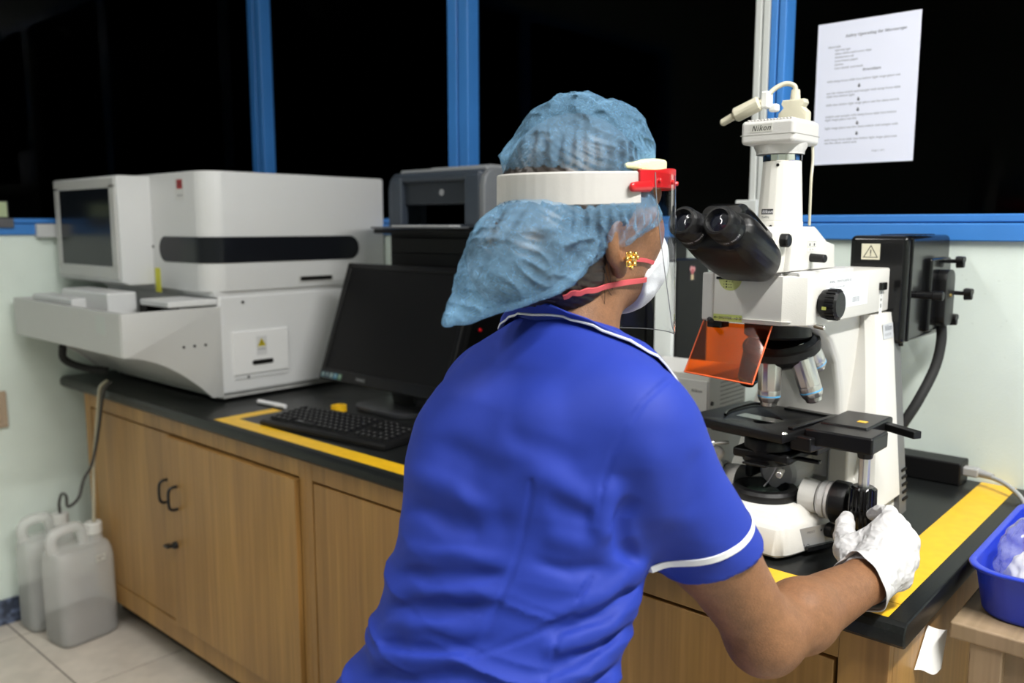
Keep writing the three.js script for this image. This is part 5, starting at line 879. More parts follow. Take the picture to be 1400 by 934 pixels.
//FOLDS_BEGIN
for (const q of [
  [0.006, 0.012, [-0.7705, -0.4975, 1.0034, 1.0857, -0.6709, -0.5606], [[-0.7345, 1.0397, -0.6349], [-0.6559, 1.0497, -0.6039], [-0.5939, 1.0462, -0.597], [-0.5335, 1.0394, -0.5966]]],
  [-0.006, 0.01, [-0.7386, -0.5343, 0.978, 1.0497, -0.6394, -0.5574], [[-0.7086, 1.008, -0.6094], [-0.6357, 1.0197, -0.5898], [-0.5952, 1.0189, -0.5874], [-0.5643, 1.0173, -0.5874]]],
  [-0.003, 0.012, [-0.7253, -0.5048, 1.0332, 1.1205, -0.6604, -0.5688], [[-0.6893, 1.0845, -0.6244], [-0.6176, 1.0841, -0.6158], [-0.5735, 1.0769, -0.6081], [-0.5408, 1.0692, -0.6048]]],
  [-0.003, 0.012, [-0.642, -0.5007, 0.9786, 1.1064, -0.6454, -0.5535], [[-0.606, 1.0704, -0.6094], [-0.56, 1.0448, -0.5958], [-0.5367, 1.0146, -0.5895]]],
  [-0.003, 0.012, [-0.615, -0.4269, 1.0503, 1.1506, -0.6734, -0.5827], [[-0.579, 1.1146, -0.6251], [-0.5339, 1.1083, -0.6187], [-0.4924, 1.0978, -0.6243], [-0.4629, 1.0863, -0.6374]]],
  [0.0035, 0.011, [-0.5764, -0.422, 1.0245, 1.1122, -0.6719, -0.5747], [[-0.5434, 1.0792, -0.6077], [-0.5018, 1.0751, -0.6139], [-0.4745, 1.0668, -0.6245], [-0.455, 1.0575, -0.6389]]],
  [-0.0035, 0.008, [-0.5289, -0.4298, 1.0198, 1.0784, -0.6616, -0.5828], [[-0.5049, 1.0544, -0.6068], [-0.4747, 1.0494, -0.6192], [-0.4538, 1.0438, -0.6376]]],
  [0.0035, 0.009, [-0.532, -0.4166, 0.993, 1.055, -0.6808, -0.5746], [[-0.505, 1.028, -0.6016], [-0.4698, 1.0218, -0.6191], [-0.4436, 1.02, -0.6538]]],
  [-0.0035, 0.008, [-0.5342, -0.4205, 0.9736, 1.0265, -0.6737, -0.5677], [[-0.5102, 1.0025, -0.5917], [-0.472, 0.9976, -0.6109], [-0.4445, 0.9976, -0.6497]]],
  [0.008, 0.01, [-0.482, -0.4161, 0.9881, 1.1153, -0.6807, -0.6087], [[-0.4461, 1.0853, -0.6507], [-0.452, 1.0571, -0.6431], [-0.4519, 1.0367, -0.6387], [-0.4483, 1.0181, -0.6436]]],
  [-0.01, 0.008, [-0.4669, -0.412, 0.9567, 1.0862, -0.7155, -0.6319], [[-0.436, 1.0622, -0.666], [-0.4429, 1.0378, -0.6559], [-0.4417, 1.0118, -0.6587], [-0.4424, 0.9807, -0.6915]]],
  [0.004, 0.018, [-0.4823, -0.367, 0.9602, 1.188, -0.7553, -0.6176], [[-0.421, 1.134, -0.6778], [-0.4224, 1.0925, -0.6716], [-0.4269, 1.0447, -0.6859], [-0.4283, 1.0142, -0.7013]]],
  [-0.003, 0.014, [-0.4468, -0.3604, 0.9876, 1.1507, -0.7626, -0.6721], [[-0.4036, 1.1087, -0.7141], [-0.4024, 1.0719, -0.7169], [-0.4048, 1.0296, -0.7206]]],
  [0.0055, 0.0066, [-0.7042, -0.5095, 0.9498, 1.0238, -0.6064, -0.5516], [[-0.6844, 0.9696, -0.5802], [-0.6166, 0.9868, -0.5714], [-0.5638, 0.9956, -0.5763], [-0.5293, 1.004, -0.5866]]],
  [-0.006599999999999999, 0.0066, [-0.7083, -0.4993, 0.9278, 1.012, -0.6035, -0.5424], [[-0.6885, 0.9476, -0.5749], [-0.6159, 0.9656, -0.5622], [-0.5637, 0.9779, -0.5679], [-0.5191, 0.9922, -0.5837]]],
  [0.0055, 0.0066, [-0.7065, -0.4874, 0.9091, 0.9928, -0.5986, -0.5364], [[-0.6867, 0.9289, -0.5646], [-0.6185, 0.9488, -0.5562], [-0.5646, 0.9597, -0.5605], [-0.5072, 0.973, -0.5788]]],
  [-0.006599999999999999, 0.0066, [-0.7095, -0.5136, 0.8952, 0.9804, -0.5858, -0.5291], [[-0.6897, 0.915, -0.5587], [-0.6196, 0.9337, -0.5489], [-0.5676, 0.947, -0.5552], [-0.5334, 0.9606, -0.566]]],
  [0.0055, 0.0066, [-0.7061, -0.5015, 0.8778, 0.9617, -0.5809, -0.5203], [[-0.6863, 0.8976, -0.5473], [-0.6189, 0.919, -0.5401], [-0.5671, 0.9299, -0.5465], [-0.5213, 0.9419, -0.5611]]],
  [-0.006599999999999999, 0.0066, [-0.7048, -0.4916, 0.8594, 0.9505, -0.5784, -0.5091], [[-0.685, 0.8792, -0.5378], [-0.6154, 0.9003, -0.5289], [-0.5653, 0.9139, -0.5367], [-0.5114, 0.9307, -0.5586]]],
  [0.0055, 0.0066, [-0.7108, -0.5132, 0.8438, 0.9323, -0.5608, -0.5038], [[-0.691, 0.8636, -0.5342], [-0.6185, 0.8904, -0.5236], [-0.5665, 0.9027, -0.5299], [-0.533, 0.9125, -0.541]]],
  [-0.006599999999999999, 0.0066, [-0.7011, -0.5024, 0.8314, 0.9221, -0.5576, -0.4952], [[-0.6813, 0.8512, -0.5184], [-0.618, 0.8699, -0.515], [-0.5658, 0.8862, -0.5213], [-0.5222, 0.9023, -0.5378]]],
  [0.0055, 0.0066, [-0.5021, -0.4222, 0.9338, 1.0023, -0.7308, -0.566], [[-0.442, 0.9825, -0.711], [-0.4429, 0.979, -0.6541], [-0.4575, 0.9685, -0.6152], [-0.4823, 0.9536, -0.5858]]],
  [-0.006599999999999999, 0.0066, [-0.502, -0.4246, 0.9174, 0.9807, -0.733, -0.5575], [[-0.4559, 0.9591, -0.7132], [-0.4444, 0.9609, -0.647], [-0.4586, 0.9511, -0.6079], [-0.4822, 0.9372, -0.5773]]],
  [0.0055, 0.0066, [-0.5016, -0.4248, 0.9015, 0.9637, -0.7198, -0.5486], [[-0.4527, 0.9423, -0.7], [-0.4446, 0.9439, -0.6381], [-0.4588, 0.9346, -0.5994], [-0.4818, 0.9213, -0.5684]]],
  [-0.006599999999999999, 0.0066, [-0.5009, -0.4248, 0.886, 0.9473, -0.7082, -0.5395], [[-0.4515, 0.9258, -0.6884], [-0.4446, 0.9275, -0.6288], [-0.4584, 0.9187, -0.5903], [-0.4811, 0.9058, -0.5593]]],
  [0.0055, 0.0066, [-0.5003, -0.4245, 0.8705, 0.9311, -0.6972, -0.5307], [[-0.451, 0.9092, -0.6774], [-0.4443, 0.9113, -0.6194], [-0.4579, 0.9031, -0.5812], [-0.4805, 0.8903, -0.5505]]],
  [-0.006599999999999999, 0.0066, [-0.5008, -0.4242, 0.8544, 0.9152, -0.6886, -0.5231], [[-0.4518, 0.8912, -0.6688], [-0.444, 0.8954, -0.6101], [-0.4576, 0.8875, -0.5724], [-0.481, 0.8742, -0.5429]]]
]) FOLDS.push(q);
for (const q of [
  [[-0.5186, 1.0729, -0.6087], [-0.5184, 1.0489, -0.602], [-0.5201, 1.0257, -0.5965], [-0.521, 0.9894, -0.5816], [-0.5275, 0.9515, -0.5637], [-0.5353, 0.9191, -0.5445]],
  [[-0.457, 0.9892, -0.6234], [-0.4636, 0.9639, -0.6063], [-0.469, 0.9422, -0.5913], [-0.4677, 0.9019, -0.5686]],
  [[-0.4374, 1.1704, -0.7266], [-0.4332, 1.1634, -0.6922], [-0.436, 1.1535, -0.6751], [-0.4412, 1.1337, -0.6577], [-0.4506, 1.1066, -0.6469], [-0.4572, 1.0753, -0.6404], [-0.4567, 1.0405, -0.6335]],
  [[-0.5466, 0.9088, -0.536], [-0.5143, 0.9255, -0.5545], [-0.487, 0.9399, -0.5755], [-0.467, 0.9543, -0.5996], [-0.4521, 0.9718, -0.6252]]
]) SEAMS.push(q);
//FOLDS_END
const foldsF = (x0, y0, z0) => {
  const x = x0 + 0.010 * (n3a(x0 * 22, y0 * 22, z0 * 22) - 0.5), y = y0 + 0.012 * (n3b(x0 * 24, y0 * 16, z0 * 24) - 0.5), z = z0 + 0.010 * (n3c(x0 * 22, y0 * 22, z0 * 22) - 0.5); let s = 0;
  for (const [amp, w, box, pts] of FOLDS) {
    if (x < box[0] || x > box[1] || y < box[2] || y > box[3] || z < box[4] || z > box[5]) continue;
    let best = 1, at = 0;
    for (let i = 0; i + 1 < pts.length; i++) {
      const a = pts[i], b = pts[i + 1], dx = b[0] - a[0], dy = b[1] - a[1], dz = b[2] - a[2], px = x - a[0], py = y - a[1], pz = z - a[2], h = clamp((px * dx + py * dy + pz * dz) / (dx * dx + dy * dy + dz * dz), 0, 1);
      const d2 = (px - dx * h) ** 2 + (py - dy * h) ** 2 + (pz - dz * h) ** 2; if (d2 < best) { best = d2; at = (i + h) / (pts.length - 1); }
    }
    const q = Math.sqrt(best) / w; if (q > 3) continue;
    s += amp * Math.exp(-q * q * 0.9) * smooth(0, 0.28, at) * smooth(1, 0.72, at);
  }
  return s;
};
const seamsF = (x, y, z) => { let s = 0; for (const pts of SEAMS) for (let i = 0; i + 1 < pts.length; i++) { const a = pts[i], b = pts[i + 1], dx = b[0] - a[0], dy = b[1] - a[1], dz = b[2] - a[2], px = x - a[0], py = y - a[1], pz = z - a[2], h = (px * dx + py * dy + pz * dz) / (dx * dx + dy * dy + dz * dz); if (h < -0.2 || h > 1.2) continue; const k = clamp(h, 0, 1), d2 = (px - dx * k) ** 2 + (py - dy * k) ** 2 + (pz - dz * k) ** 2; if (d2 < 1.6e-4) { const q = Math.sqrt(d2); s = Math.min(s, -0.0026 * Math.exp(-q * q / 9e-6) , 0); s = Math.max(s, -0.0026); } } return s; };
const tunicBase = (() => {
  const body = torso(0.004), yoke1 = cone([J.neckBase[0] + 0.01, 1.148, -0.754], [J.shR[0] + 0.004, J.shR[1] + 0.002, J.shR[2] - 0.002], 0.058, 0.054), yoke2 = cone([J.neckBase[0] - 0.01, 1.148, -0.757], [J.shL[0], J.shL[1], J.shL[2]], 0.058, 0.053);
  const blade1 = ell([-0.540, 1.06, -0.66], [0.075, 0.085, 0.045]), blade2 = ell([-0.660, 1.055, -0.676], [0.075, 0.085, 0.045]);
  const hemR = lerp3(J.shR, J.elR, (HEM + 0.03) / upperR), s1 = cone(J.shR, hemR, 0.055, 0.0545), s1in = cone(lerp3(J.shR, J.elR, 0.50), lerp3(J.shR, J.elR, 1.0), 0.044, 0.052);
  const hemL = lerp3(J.shL, J.elL, 0.66), s2 = cone(J.shL, hemL, 0.060, 0.060);
  const cutR = (x, y, z) => (x - J.shR[0]) * hemN.x + (y - J.shR[1]) * hemN.y + (z - J.shR[2]) * hemN.z - HEM;
  return { trunk: (x, y, z) => { let d = body(x, y, z); d = smin(d, blade1(x, y, z), 0.04); d = smin(d, blade2(x, y, z), 0.04); d = smin(d, yoke1(x, y, z), 0.05); return smin(d, yoke2(x, y, z), 0.05); }, sleeveR: (x, y, z) => smax(smax(s1(x, y, z), cutR(x, y, z), 0.004), -s1in(x, y, z), 0.003), sleeveL: s2, cutR };
})();
const tunicSmooth = (x, y, z) => { const tr = tunicBase.trunk(x, y, z), a = tunicBase.sleeveR(x, y, z), b = tunicBase.sleeveL(x, y, z); return smin(smin(tr, a, 0.028), b, 0.03); };
const tunicF = (x, y, z) => {
  let d = tunicSmooth(x, y, z);
  if (d > 0.03 || d < -0.03) return d;
  const low = smooth(1.04, 0.90, y), hi = 1 - low;
  // horizontal gathers about the waist, broad soft folds above
  const u = x * 0.55 - z * 0.7, w = 1 - Math.abs(2 * n3a(u * 9, y * 34 + u * 7, (x + z) * 4) - 1), w2 = 1 - Math.abs(2 * n3b(u * 7 + 5, y * 58 + u * 11, (x + z) * 5) - 1), b = n3c(x * 14, y * 9 + x * 6, z * 14) - 0.5;
  d -= low * (0.0050 * (w * w - 0.4) + 0.0025 * (w2 * w2 - 0.4)) + hi * 0.003 * b + 0.0018 * (n3b(x * 26, y * 18 + x * 12, z * 26) - 0.5);
  return d - foldsF(x, y, z) - seamsF(x, y, z);
};
T.weave = dataTex(256, (u, v) => 0.5 + 0.25 * Math.sin(u * Math.PI * 2 * 64) * Math.sin(v * Math.PI * 2 * 64) + 0.35 * (nTiny(u, v) - 0.5), false, 0.07);
const mBlueCloth = mat(lin(0.0142, 0.037, 0.32), 0.66, { bumpMap: T.weave, bumpScale: 0.00025, sheen: 0.06, sheenColor: new THREE.Color(0.25, 0.35, 0.9), sheenRoughness: 0.5, specularIntensity: 0.6 });
const mPiping = mat(lin(0.82, 0.83, 0.86), 0.6);
const tunic = part(person, 'tunic', nets(tunicF, [-0.90, 0.55, -1.02], [-0.30, 1.25, -0.33], 0.0038), mBlueCloth, 'royal blue short sleeved tunic with white piping');
{ // white piping near the sleeve hem
  const U = hemN.clone().cross(V(0, 1, 0)).normalize(), W = U.clone().cross(hemN).normalize(), pts = [], nn = [], cAx = (HEM - 0.030) / hemN.dot(sleeveDirR);
  for (let i = 0; i <= 72; i++) { const a = i / 72 * Math.PI * 2, c = V(...J.shR).addScaledVector(sleeveDirR, cAx), p = c.clone().addScaledVector(U, Math.cos(a) * 0.075).addScaledVector(W, Math.sin(a) * 0.075); const dir = c.clone().sub(p).normalize(); for (let k = 0; k < 60; k++) { const d = tunicF(p.x, p.y, p.z); if (d < 0.0006) break; p.addScaledVector(dir, Math.max(d * 0.5, 0.0002)); if (p.distanceTo(c) < 0.02) break; } pts.push(p); nn.push(dir.clone().negate()); }
  part(tunic, 'sleeve_piping', ribbon(pts, nn, 0.0075, 0.0013), mPiping, 'white piping round the sleeve');
}
{ // collar folded over the neckline, white edge
  const N = 60, up = [], lo = [], loN = [], cN = [-0.606, -0.778];
  for (let i = 0; i <= N; i++) {
    const a = mix(-2.45, 2.45, i / N), f = Math.abs(a) / 2.45, s = Math.sin(a), c = Math.cos(a);
    const yu = mix(1.247, 1.168, Math.pow(f, 0.9)), ru = 0.066 + 0.004 * f;
    up.push(V(cN[0] + s * ru, yu, cN[1] - 0.03 * f + c * ru * 0.98));
    const rl = mix(0.082, a < 0 ? 0.108 : 0.134, smooth(0.08, 0.75, f)), p = V(cN[0] + s * rl * 1.08, 1.30, cN[1] - 0.035 * f + c * rl * 0.78 + 0.0);
    for (let k = 0; k < 200; k++) { const d = tunicF(p.x, p.y, p.z); if (d < 0.0045 || p.y < 1.09) break; p.y -= Math.min(Math.max(d * 0.5, 0.0004), 0.01); }
    lo.push(p); loN.push(V(0, 1, 0));
  }
  const rings = [];
  const M = 8; for (let j = 0; j <= M; j++) rings.push(up.map((p, i) => { const t = j / M, q = p.clone().lerp(lo[i], t); const bulge = Math.sin(Math.PI * t) * 0.010; const o = V(p.x - cN[0], 0.03, p.z - cN[1]).normalize(); return q.addScaledVector(o, bulge); }));
  const pos = [], idx = [];
  const th = 0.0022;
  for (const r of rings) for (const p of r) pos.push(p.x, p.y, p.z);
  for (let j = 0; j < M; j++) for (let i = 0; i < N; i++) { const a = j * (N + 1) + i, b = a + 1, c = a + N + 1, d = c + 1; idx.push(a, b, d, a, d, c); }
  // inner stand going down into the neckline
  const off = pos.length / 3; for (let i = 0; i <= N; i++) { const p = up[i]; pos.push(p.x, p.y, p.z); } for (let i = 0; i <= N; i++) { const p = up[i]; pos.push(mix(p.x, cN[0], 0.06), p.y - 0.05, mix(p.z, cN[1], 0.06)); }
  for (let i = 0; i < N; i++) { const a = off + i, b = a + 1, c = a + N + 1, d = c + 1; idx.push(a, d, b, a, c, d); }
  const g = new THREE.BufferGeometry(); g.setAttribute('position', new THREE.Float32BufferAttribute(pos, 3)); g.setIndex(idx); g.computeVertexNormals();
  const m = part(tunic, 'collar', g, mBlueCloth); m.material = mBlueCloth.clone(); m.material.side = THREE.DoubleSide;
  const e = lo.map((p, i) => { const o = V(p.x - cN[0], 0, p.z - cN[1]).normalize(); return p.clone().addScaledVector(o, -0.004).add(V(0, 0.003, 0)); });
  part(tunic, 'collar_piping', ribbon(lo.map((p, i) => p.clone().lerp(up[i], 0.05).add(V(0, 0.0012, 0))), lo.map((p, i) => grad(tunicSmooth, p)), 0.0075, 0.0015), mPiping, 'white piping along the collar edge');
}
// bouffant cap
const capF = (() => {
  const dome = ell([H[0], H[1] + 0.016, H[2] + 0.008], [0.081, 0.088, 0.096]), lobe1 = ell([H[0] - 0.002, H[1] + 0.070, H[2] + 0.026], [0.040, 0.040, 0.032]), lobe2 = ell([H[0] + 0.006, H[1] + 0.064, H[2] - 0.042], [0.046, 0.042, 0.036]);
  const b1 = cone([H[0], H[1] - 0.036, H[2] + 0.042], [H[0] + 0.010, H[1] - 0.080, H[2] + 0.120], 0.073, 0.058), b2 = cone([H[0] + 0.010, H[1] - 0.080, H[2] + 0.120], [H[0] + 0.010, H[1] - 0.124, H[2] + 0.226], 0.058, 0.006);
  const side = ell([H[0], H[1] - 0.018, H[2] - 0.010], [0.084, 0.055, 0.088]);
  const ridge = (n, x, y, z) => 1 - Math.abs(2 * n(x, y, z) - 1);
  return (x, y, z) => {
    let d = smin(dome(x, y, z), lobe1(x, y, z), 0.03); d = smin(d, lobe2(x, y, z), 0.03); d = smin(d, side(x, y, z), 0.02);
    d = smin(d, smin(b1(x, y, z), b2(x, y, z), 0.03), 0.018);
    if (Math.abs(d) < 0.03) {
      const yb = (y - (H[1] + 0.009)) / 0.021, band = Math.exp(-(yb ** 4)), out = Math.exp(-((Math.abs(yb) - 1.9) ** 2) * 1.6);
      d += 0.004 * band - 0.0015 * out;
      const wx = 0.010 * (n3c(x * 30, y * 30, z * 30) - 0.5), wy = 0.012 * (n3b(x * 26 + 9, y * 26, z * 26) - 0.5);
      const r1 = ridge(n3a, (x + wx) * 20 + 3, (y + wy) * 34 + z * 14, z * 17), r2 = ridge(n3b, (x + wy) * 40, (y + wx) * 66 - z * 26, z * 34), r3 = ridge(n3c, x * 85, y * 100 + z * 40, z * 80);
      d -= (1 - Math.exp(-((yb / 1.9) ** 4)) * 0.8) * (0.0085 * (r1 * r1 - 0.4) + 0.0042 * (r2 * r2 - 0.4) + 0.0016 * (r3 - 0.5));
      d -= out * 0.0028 * Math.sin(Math.atan2(x - H[0], z - H[2]) * 40 + 5 * n3a(x * 20, y * 20, z * 20));
    }
    const cut = (H[1] - 0.020 - 0.40 * (z - H[2] + 0.075)) - y;       // open rim, forehead to nape
    return smax(d, cut * 0.92, 0.005);
  };
})();
T.fibre = canvasTex(1024, 1024, (c, w, h) => { c.fillStyle = '#787878'; c.fillRect(0, 0, w, h); for (let i = 0; i < 14000; i++) { const x = rnd() * w, y = rnd() * h, a = rnd() * 6.28, L = 10 + rnd() * 40, k = Math.floor(40 + rnd() * 215); c.strokeStyle = `rgba(${k},${k},${k},0.62)`; c.lineWidth = 1 + rnd() * 1.6; for (const [ox, oy] of [[0, 0], [w, 0], [0, h], [-w, 0], [0, -h]]) { c.beginPath(); c.moveTo(x + ox, y + oy); c.quadraticCurveTo(x + ox + Math.cos(a) * L * 0.5 + 6, y + oy + Math.sin(a) * L * 0.5, x + ox + Math.cos(a) * L, y + oy + Math.sin(a) * L); c.stroke(); } } });
T.fibre.colorSpace = THREE.NoColorSpace; T.fibre.wrapS = T.fibre.wrapT = THREE.RepeatWrapping; T.fibre.repeat.set(1 / 0.24, 1 / 0.24);
const mCap = mat(lin(0.175, 0.365, 0.57), 0.8, { alphaMap: T.fibre, transparent: true, opacity: 0.66, bumpMap: T.fibre, bumpScale: 0.0009 });
part(person, 'hair_cap', nets(capF, [-0.72, 1.20, -0.93], [-0.505, 1.50, -0.55], 0.0027), mCap, 'crinkled light blue bouffant hair cap');
// face shield: elastic, frame, foam, visor
{
  const fs = new THREE.Group(); const yB = H[1] + 0.009, mElastic = mat(lin(0.50, 0.48, 0.46), 0.75, { bumpMap: T.weave, bumpScale: 0.0004 }), mRed = mat(lin(0.52, 0.012, 0.014), 0.3);
  const P = (th, a, b, y, dz = 0) => V(H[0] + a * Math.sin(th), y, H[2] + dz - b * Math.cos(th));
  const pts = [], nn = []; for (let i = 0; i <= 80; i++) { const th = mix(1.60, 2 * Math.PI - 1.60, i / 80), n = V(Math.sin(th) * 1.15, 0, -Math.cos(th)).normalize(); let r = 0.9; for (let q = 0; q <= 6; q++) { let k = 1.25; const yy = yB + (q - 3) * 0.0045; for (let t = 0; t < 120; t++) { const c = P(th, 0.08 * k, 0.10 * k, yy); if (Math.min(capF(c.x, c.y, c.z), hairF(c.x, c.y, c.z)) < 0) break; k -= 0.004; } r = Math.max(r, k); } pts.push(P(th, 0.08 * r + 0.0002, 0.10 * r + 0.0002, yB + 0.004 * Math.cos(th))); nn.push(n); }
  for (let t = 0; t < 12; t++) for (let i = 1; i < 80; i++) pts[i].lerp(pts[i - 1].clone().add(pts[i + 1]).multiplyScalar(0.5), 0.5);
  const frame = []; const fp = [], fn = []; for (let i = 0; i <= 60; i++) { const th = mix(-1.62, 1.62, i / 60); fp.push(P(th, 0.0835, 0.150, yB + 0.010 + 0.006 * Math.cos(th))); fn.push(V(Math.sin(th) * 1.5, 0, -Math.cos(th)).normalize()); }
  const root = part(person, 'face_shield', ribbon(fp, fn, (t) => mix(0.020, 0.027, Math.sin(t * Math.PI)), 0.0025), mRed, 'red framed clear face shield');
  part(root, 'elastic_band', ribbon(pts, nn, 0.036, 0.0016), mElastic, 'off white elastic headband');
  for (const s of [1, -1]) part(root, 'clip', (() => { const c = [H[0] + s * 0.0850, yB, H[2] + 0.010]; const g = cone([c[0], c[1], c[2] + 0.010], [c[0] - s * 0.001, c[1] + 0.002, c[2] - 0.022], 0.0055, 0.0065); return nets((x, y, z) => g(c[0] + (x - c[0]) * 1.5, y, z), [c[0] - 0.02, c[1] - 0.02, c[2] - 0.045], [c[0] + 0.02, c[1] + 0.02, c[2] + 0.03], 0.002); })(), mRed);
  for (const th of [1.35, 1.05, 0.75, -0.75, -1.05, -1.35]) part(root, 'stud', (() => { const p = P(th, 0.0845, 0.1515, yB + 0.009), n = V(Math.sin(th) * 1.5, 0, -Math.cos(th)).normalize(), q = p.clone().addScaledVector(n, 0.0045); return cylAB(p.toArray(), q.toArray(), 0.0030, 0.0026, 14, 0.0006); })(), mRed);
  part(root, 'foam_pad', (() => { const fF = (x, y, z) => { const dx = (x - H[0]) / 0.078, dz = (z - H[2]) / 0.108, th = Math.atan2(x - H[0], -(z - H[2])), k = (Math.hypot(dx, dz) - 1) * 0.098; const tp = smooth(1.9, 1.2, Math.abs(th)), yy = y - (yB + 0.024 + 0.003 * Math.cos(th)); let d = Math.hypot(Math.max(Math.abs(k) - 0.008 * tp, 0), Math.max(Math.abs(yy) - 0.005 * tp, 0)) - 0.0032; return smax(d, (Math.abs(th) - 1.9) * 0.09, 0.008); }; return nets(fF, [H[0] - 0.11, yB - 0.005, H[2] - 0.15], [H[0] + 0.11, yB + 0.05, H[2] + 0.06], 0.003); })(), mat(lin(0.80, 0.76, 0.42), 0.85, { bumpMap: T.speck, bumpScale: 0.001 }), 'pale yellow foam strip');
  { // visor sheet, narrower towards the chin
    const NU = 48, NV = 30, pos = [], idx = [], edge = [];
    const top = yB + 0.018, bot = 1.183;
    for (let j = 0; j <= NV; j++) { const v = j / NV, y = mix(top, bot, v), wide = mix(1.42, 0.98, Math.pow(v, 1.6)) * (v > 0.9 ? Math.sqrt(Math.max(1 - ((v - 0.9) / 0.1) ** 2, 0)) * 0.45 + 0.55 : 1); for (let i = 0; i <= NU; i++) { const th = mix(-wide, wide, i / NU), p = P(th, 0.0865 + 0.004 * v, 0.1535 + 0.004 * v, y); pos.push(p.x, p.y, p.z); if (i === NU) edge.push(p.toArray()); } }
    for (let j = 0; j < NV; j++) for (let i = 0; i < NU; i++) { const a = j * (NU + 1) + i, b = a + 1, c = a + NU + 1, d = c + 1; idx.push(a, c, b, b, c, d); }
    const g = new THREE.BufferGeometry(); g.setAttribute('position', new THREE.Float32BufferAttribute(pos, 3)); g.setIndex(idx); g.computeVertexNormals();
    part(root, 'visor', g, mat(lin(0.97, 0.98, 0.98), 0.03, { transmission: 1, thickness: 0, ior: 1.5, side: THREE.DoubleSide }), 'clear plastic visor');
    const base = (NV) * (NU + 1), eb = []; for (let i = 0; i <= NU; i++) eb.push([pos[(base + i) * 3], pos[(base + i) * 3 + 1], pos[(base + i) * 3 + 2]]);
    part(root, 'visor_edge', [tube(edge, 0.0006, 60, 6), tube(eb, 0.0006, 60, 6)], mat(lin(0.25, 0.26, 0.27), 0.2));
  }
}
// respirator mask with red straps
const maskF = (() => {
  const a = ell([H[0], H[1] - 0.075, H[2] - 0.092], [0.056, 0.058, 0.048]), b = ell([H[0], H[1] - 0.108, H[2] - 0.072], [0.050, 0.032, 0.046]), n = cone([H[0], H[1] - 0.020, H[2] - 0.112], [H[0], H[1] - 0.07, H[2] - 0.135], 0.014, 0.022);
  return (x, y, z) => { let d = smin(smin(a(x, y, z), n(x, y, z), 0.03), b(x, y, z), 0.006); d = smin(d, headF(x, y, z) - 0.003, 0.01); d -= 0.0012 * (1 - Math.abs(2 * n3a(x * 60, y * 60, z * 60) - 1)); const cut = (z - (H[2] - 0.051)) * 0.9 + Math.max(0, Math.abs(y - (H[1] - 0.075)) - 0.02) * 0.35, top = (y - (H[1] - 0.030)) * 0.8 + (z - (H[2] - 0.11)) * 0.45 + Math.abs(x - H[0]) * 0.35; return smax(smax(d, cut, 0.004), top, 0.005); };
})();
const mask = part(person, 'face_mask', nets(maskF, [-0.70, 1.19, -0.97], [-0.52, 1.36, -0.82], 0.003), mat(lin(0.70, 0.71, 0.74), 0.75, { bumpMap: T.speck, bumpScale: 0.0006 }), 'white moulded respirator mask');
{
  const skinHair = (x, y, z) => smin(headF(x, y, z), hairF(x, y, z), 0.004);
  const mStrap = mat(lin(0.62, 0.085, 0.095), 0.6);
  const strap = (list, w) => { const pts = [], nn = []; const c = new THREE.CatmullRomCurve3(list.map((p) => V(...p))); for (let i = 0; i <= 30; i++) { const p = settle(skinHair, c.getPoint(i / 30), 0.002); pts.push(p); nn.push(grad(skinHair, p, 0.006)); } return ribbon(pts, nn, w, 0.0012); };
  part(mask, 'strap', strap([[-0.558, 1.278, -0.868], [-0.548, 1.280, -0.84], [-0.542, 1.282, -0.81], [-0.538, 1.284, -0.79]], 0.005), mStrap);
  part(mask, 'strap', strap([[-0.562, 1.258, -0.872], [-0.556, 1.256, -0.82], [-0.552, 1.253, -0.78], [-0.556, 1.250, -0.745], [-0.572, 1.247, -0.722]], 0.0065), mStrap);
}
part(person, 'earring', (() => { const c = [H[0] + 0.0845, 1.2835, -0.788], g = []; for (const [y, z, r] of [[0, 0, 0.004], [0.006, 0.005, 0.003], [0.005, -0.006, 0.003], [-0.005, 0.006, 0.003], [-0.006, -0.004, 0.003], [0.0, 0.010, 0.0026], [0.001, -0.010, 0.0026], [-0.010, 0.001, 0.0026]]) { const s = new THREE.SphereGeometry(r, 12, 8); s.translate(c[0], c[1] + y, c[2] + z); g.push(s); } g.push(cylAB([c[0] - 0.012, c[1], c[2]], [c[0], c[1], c[2]], 0.0015, 0.0015, 8), bx(c[0] - 0.002, c[0] - 0.0005, c[1] - 0.009, c[1] + 0.007, c[2] - 0.010, c[2] + 0.010, 0.001)); return g; })(), mat(lin(0.80, 0.52, 0.16), 0.25, { metalness: 1 }), 'gold cluster ear stud');
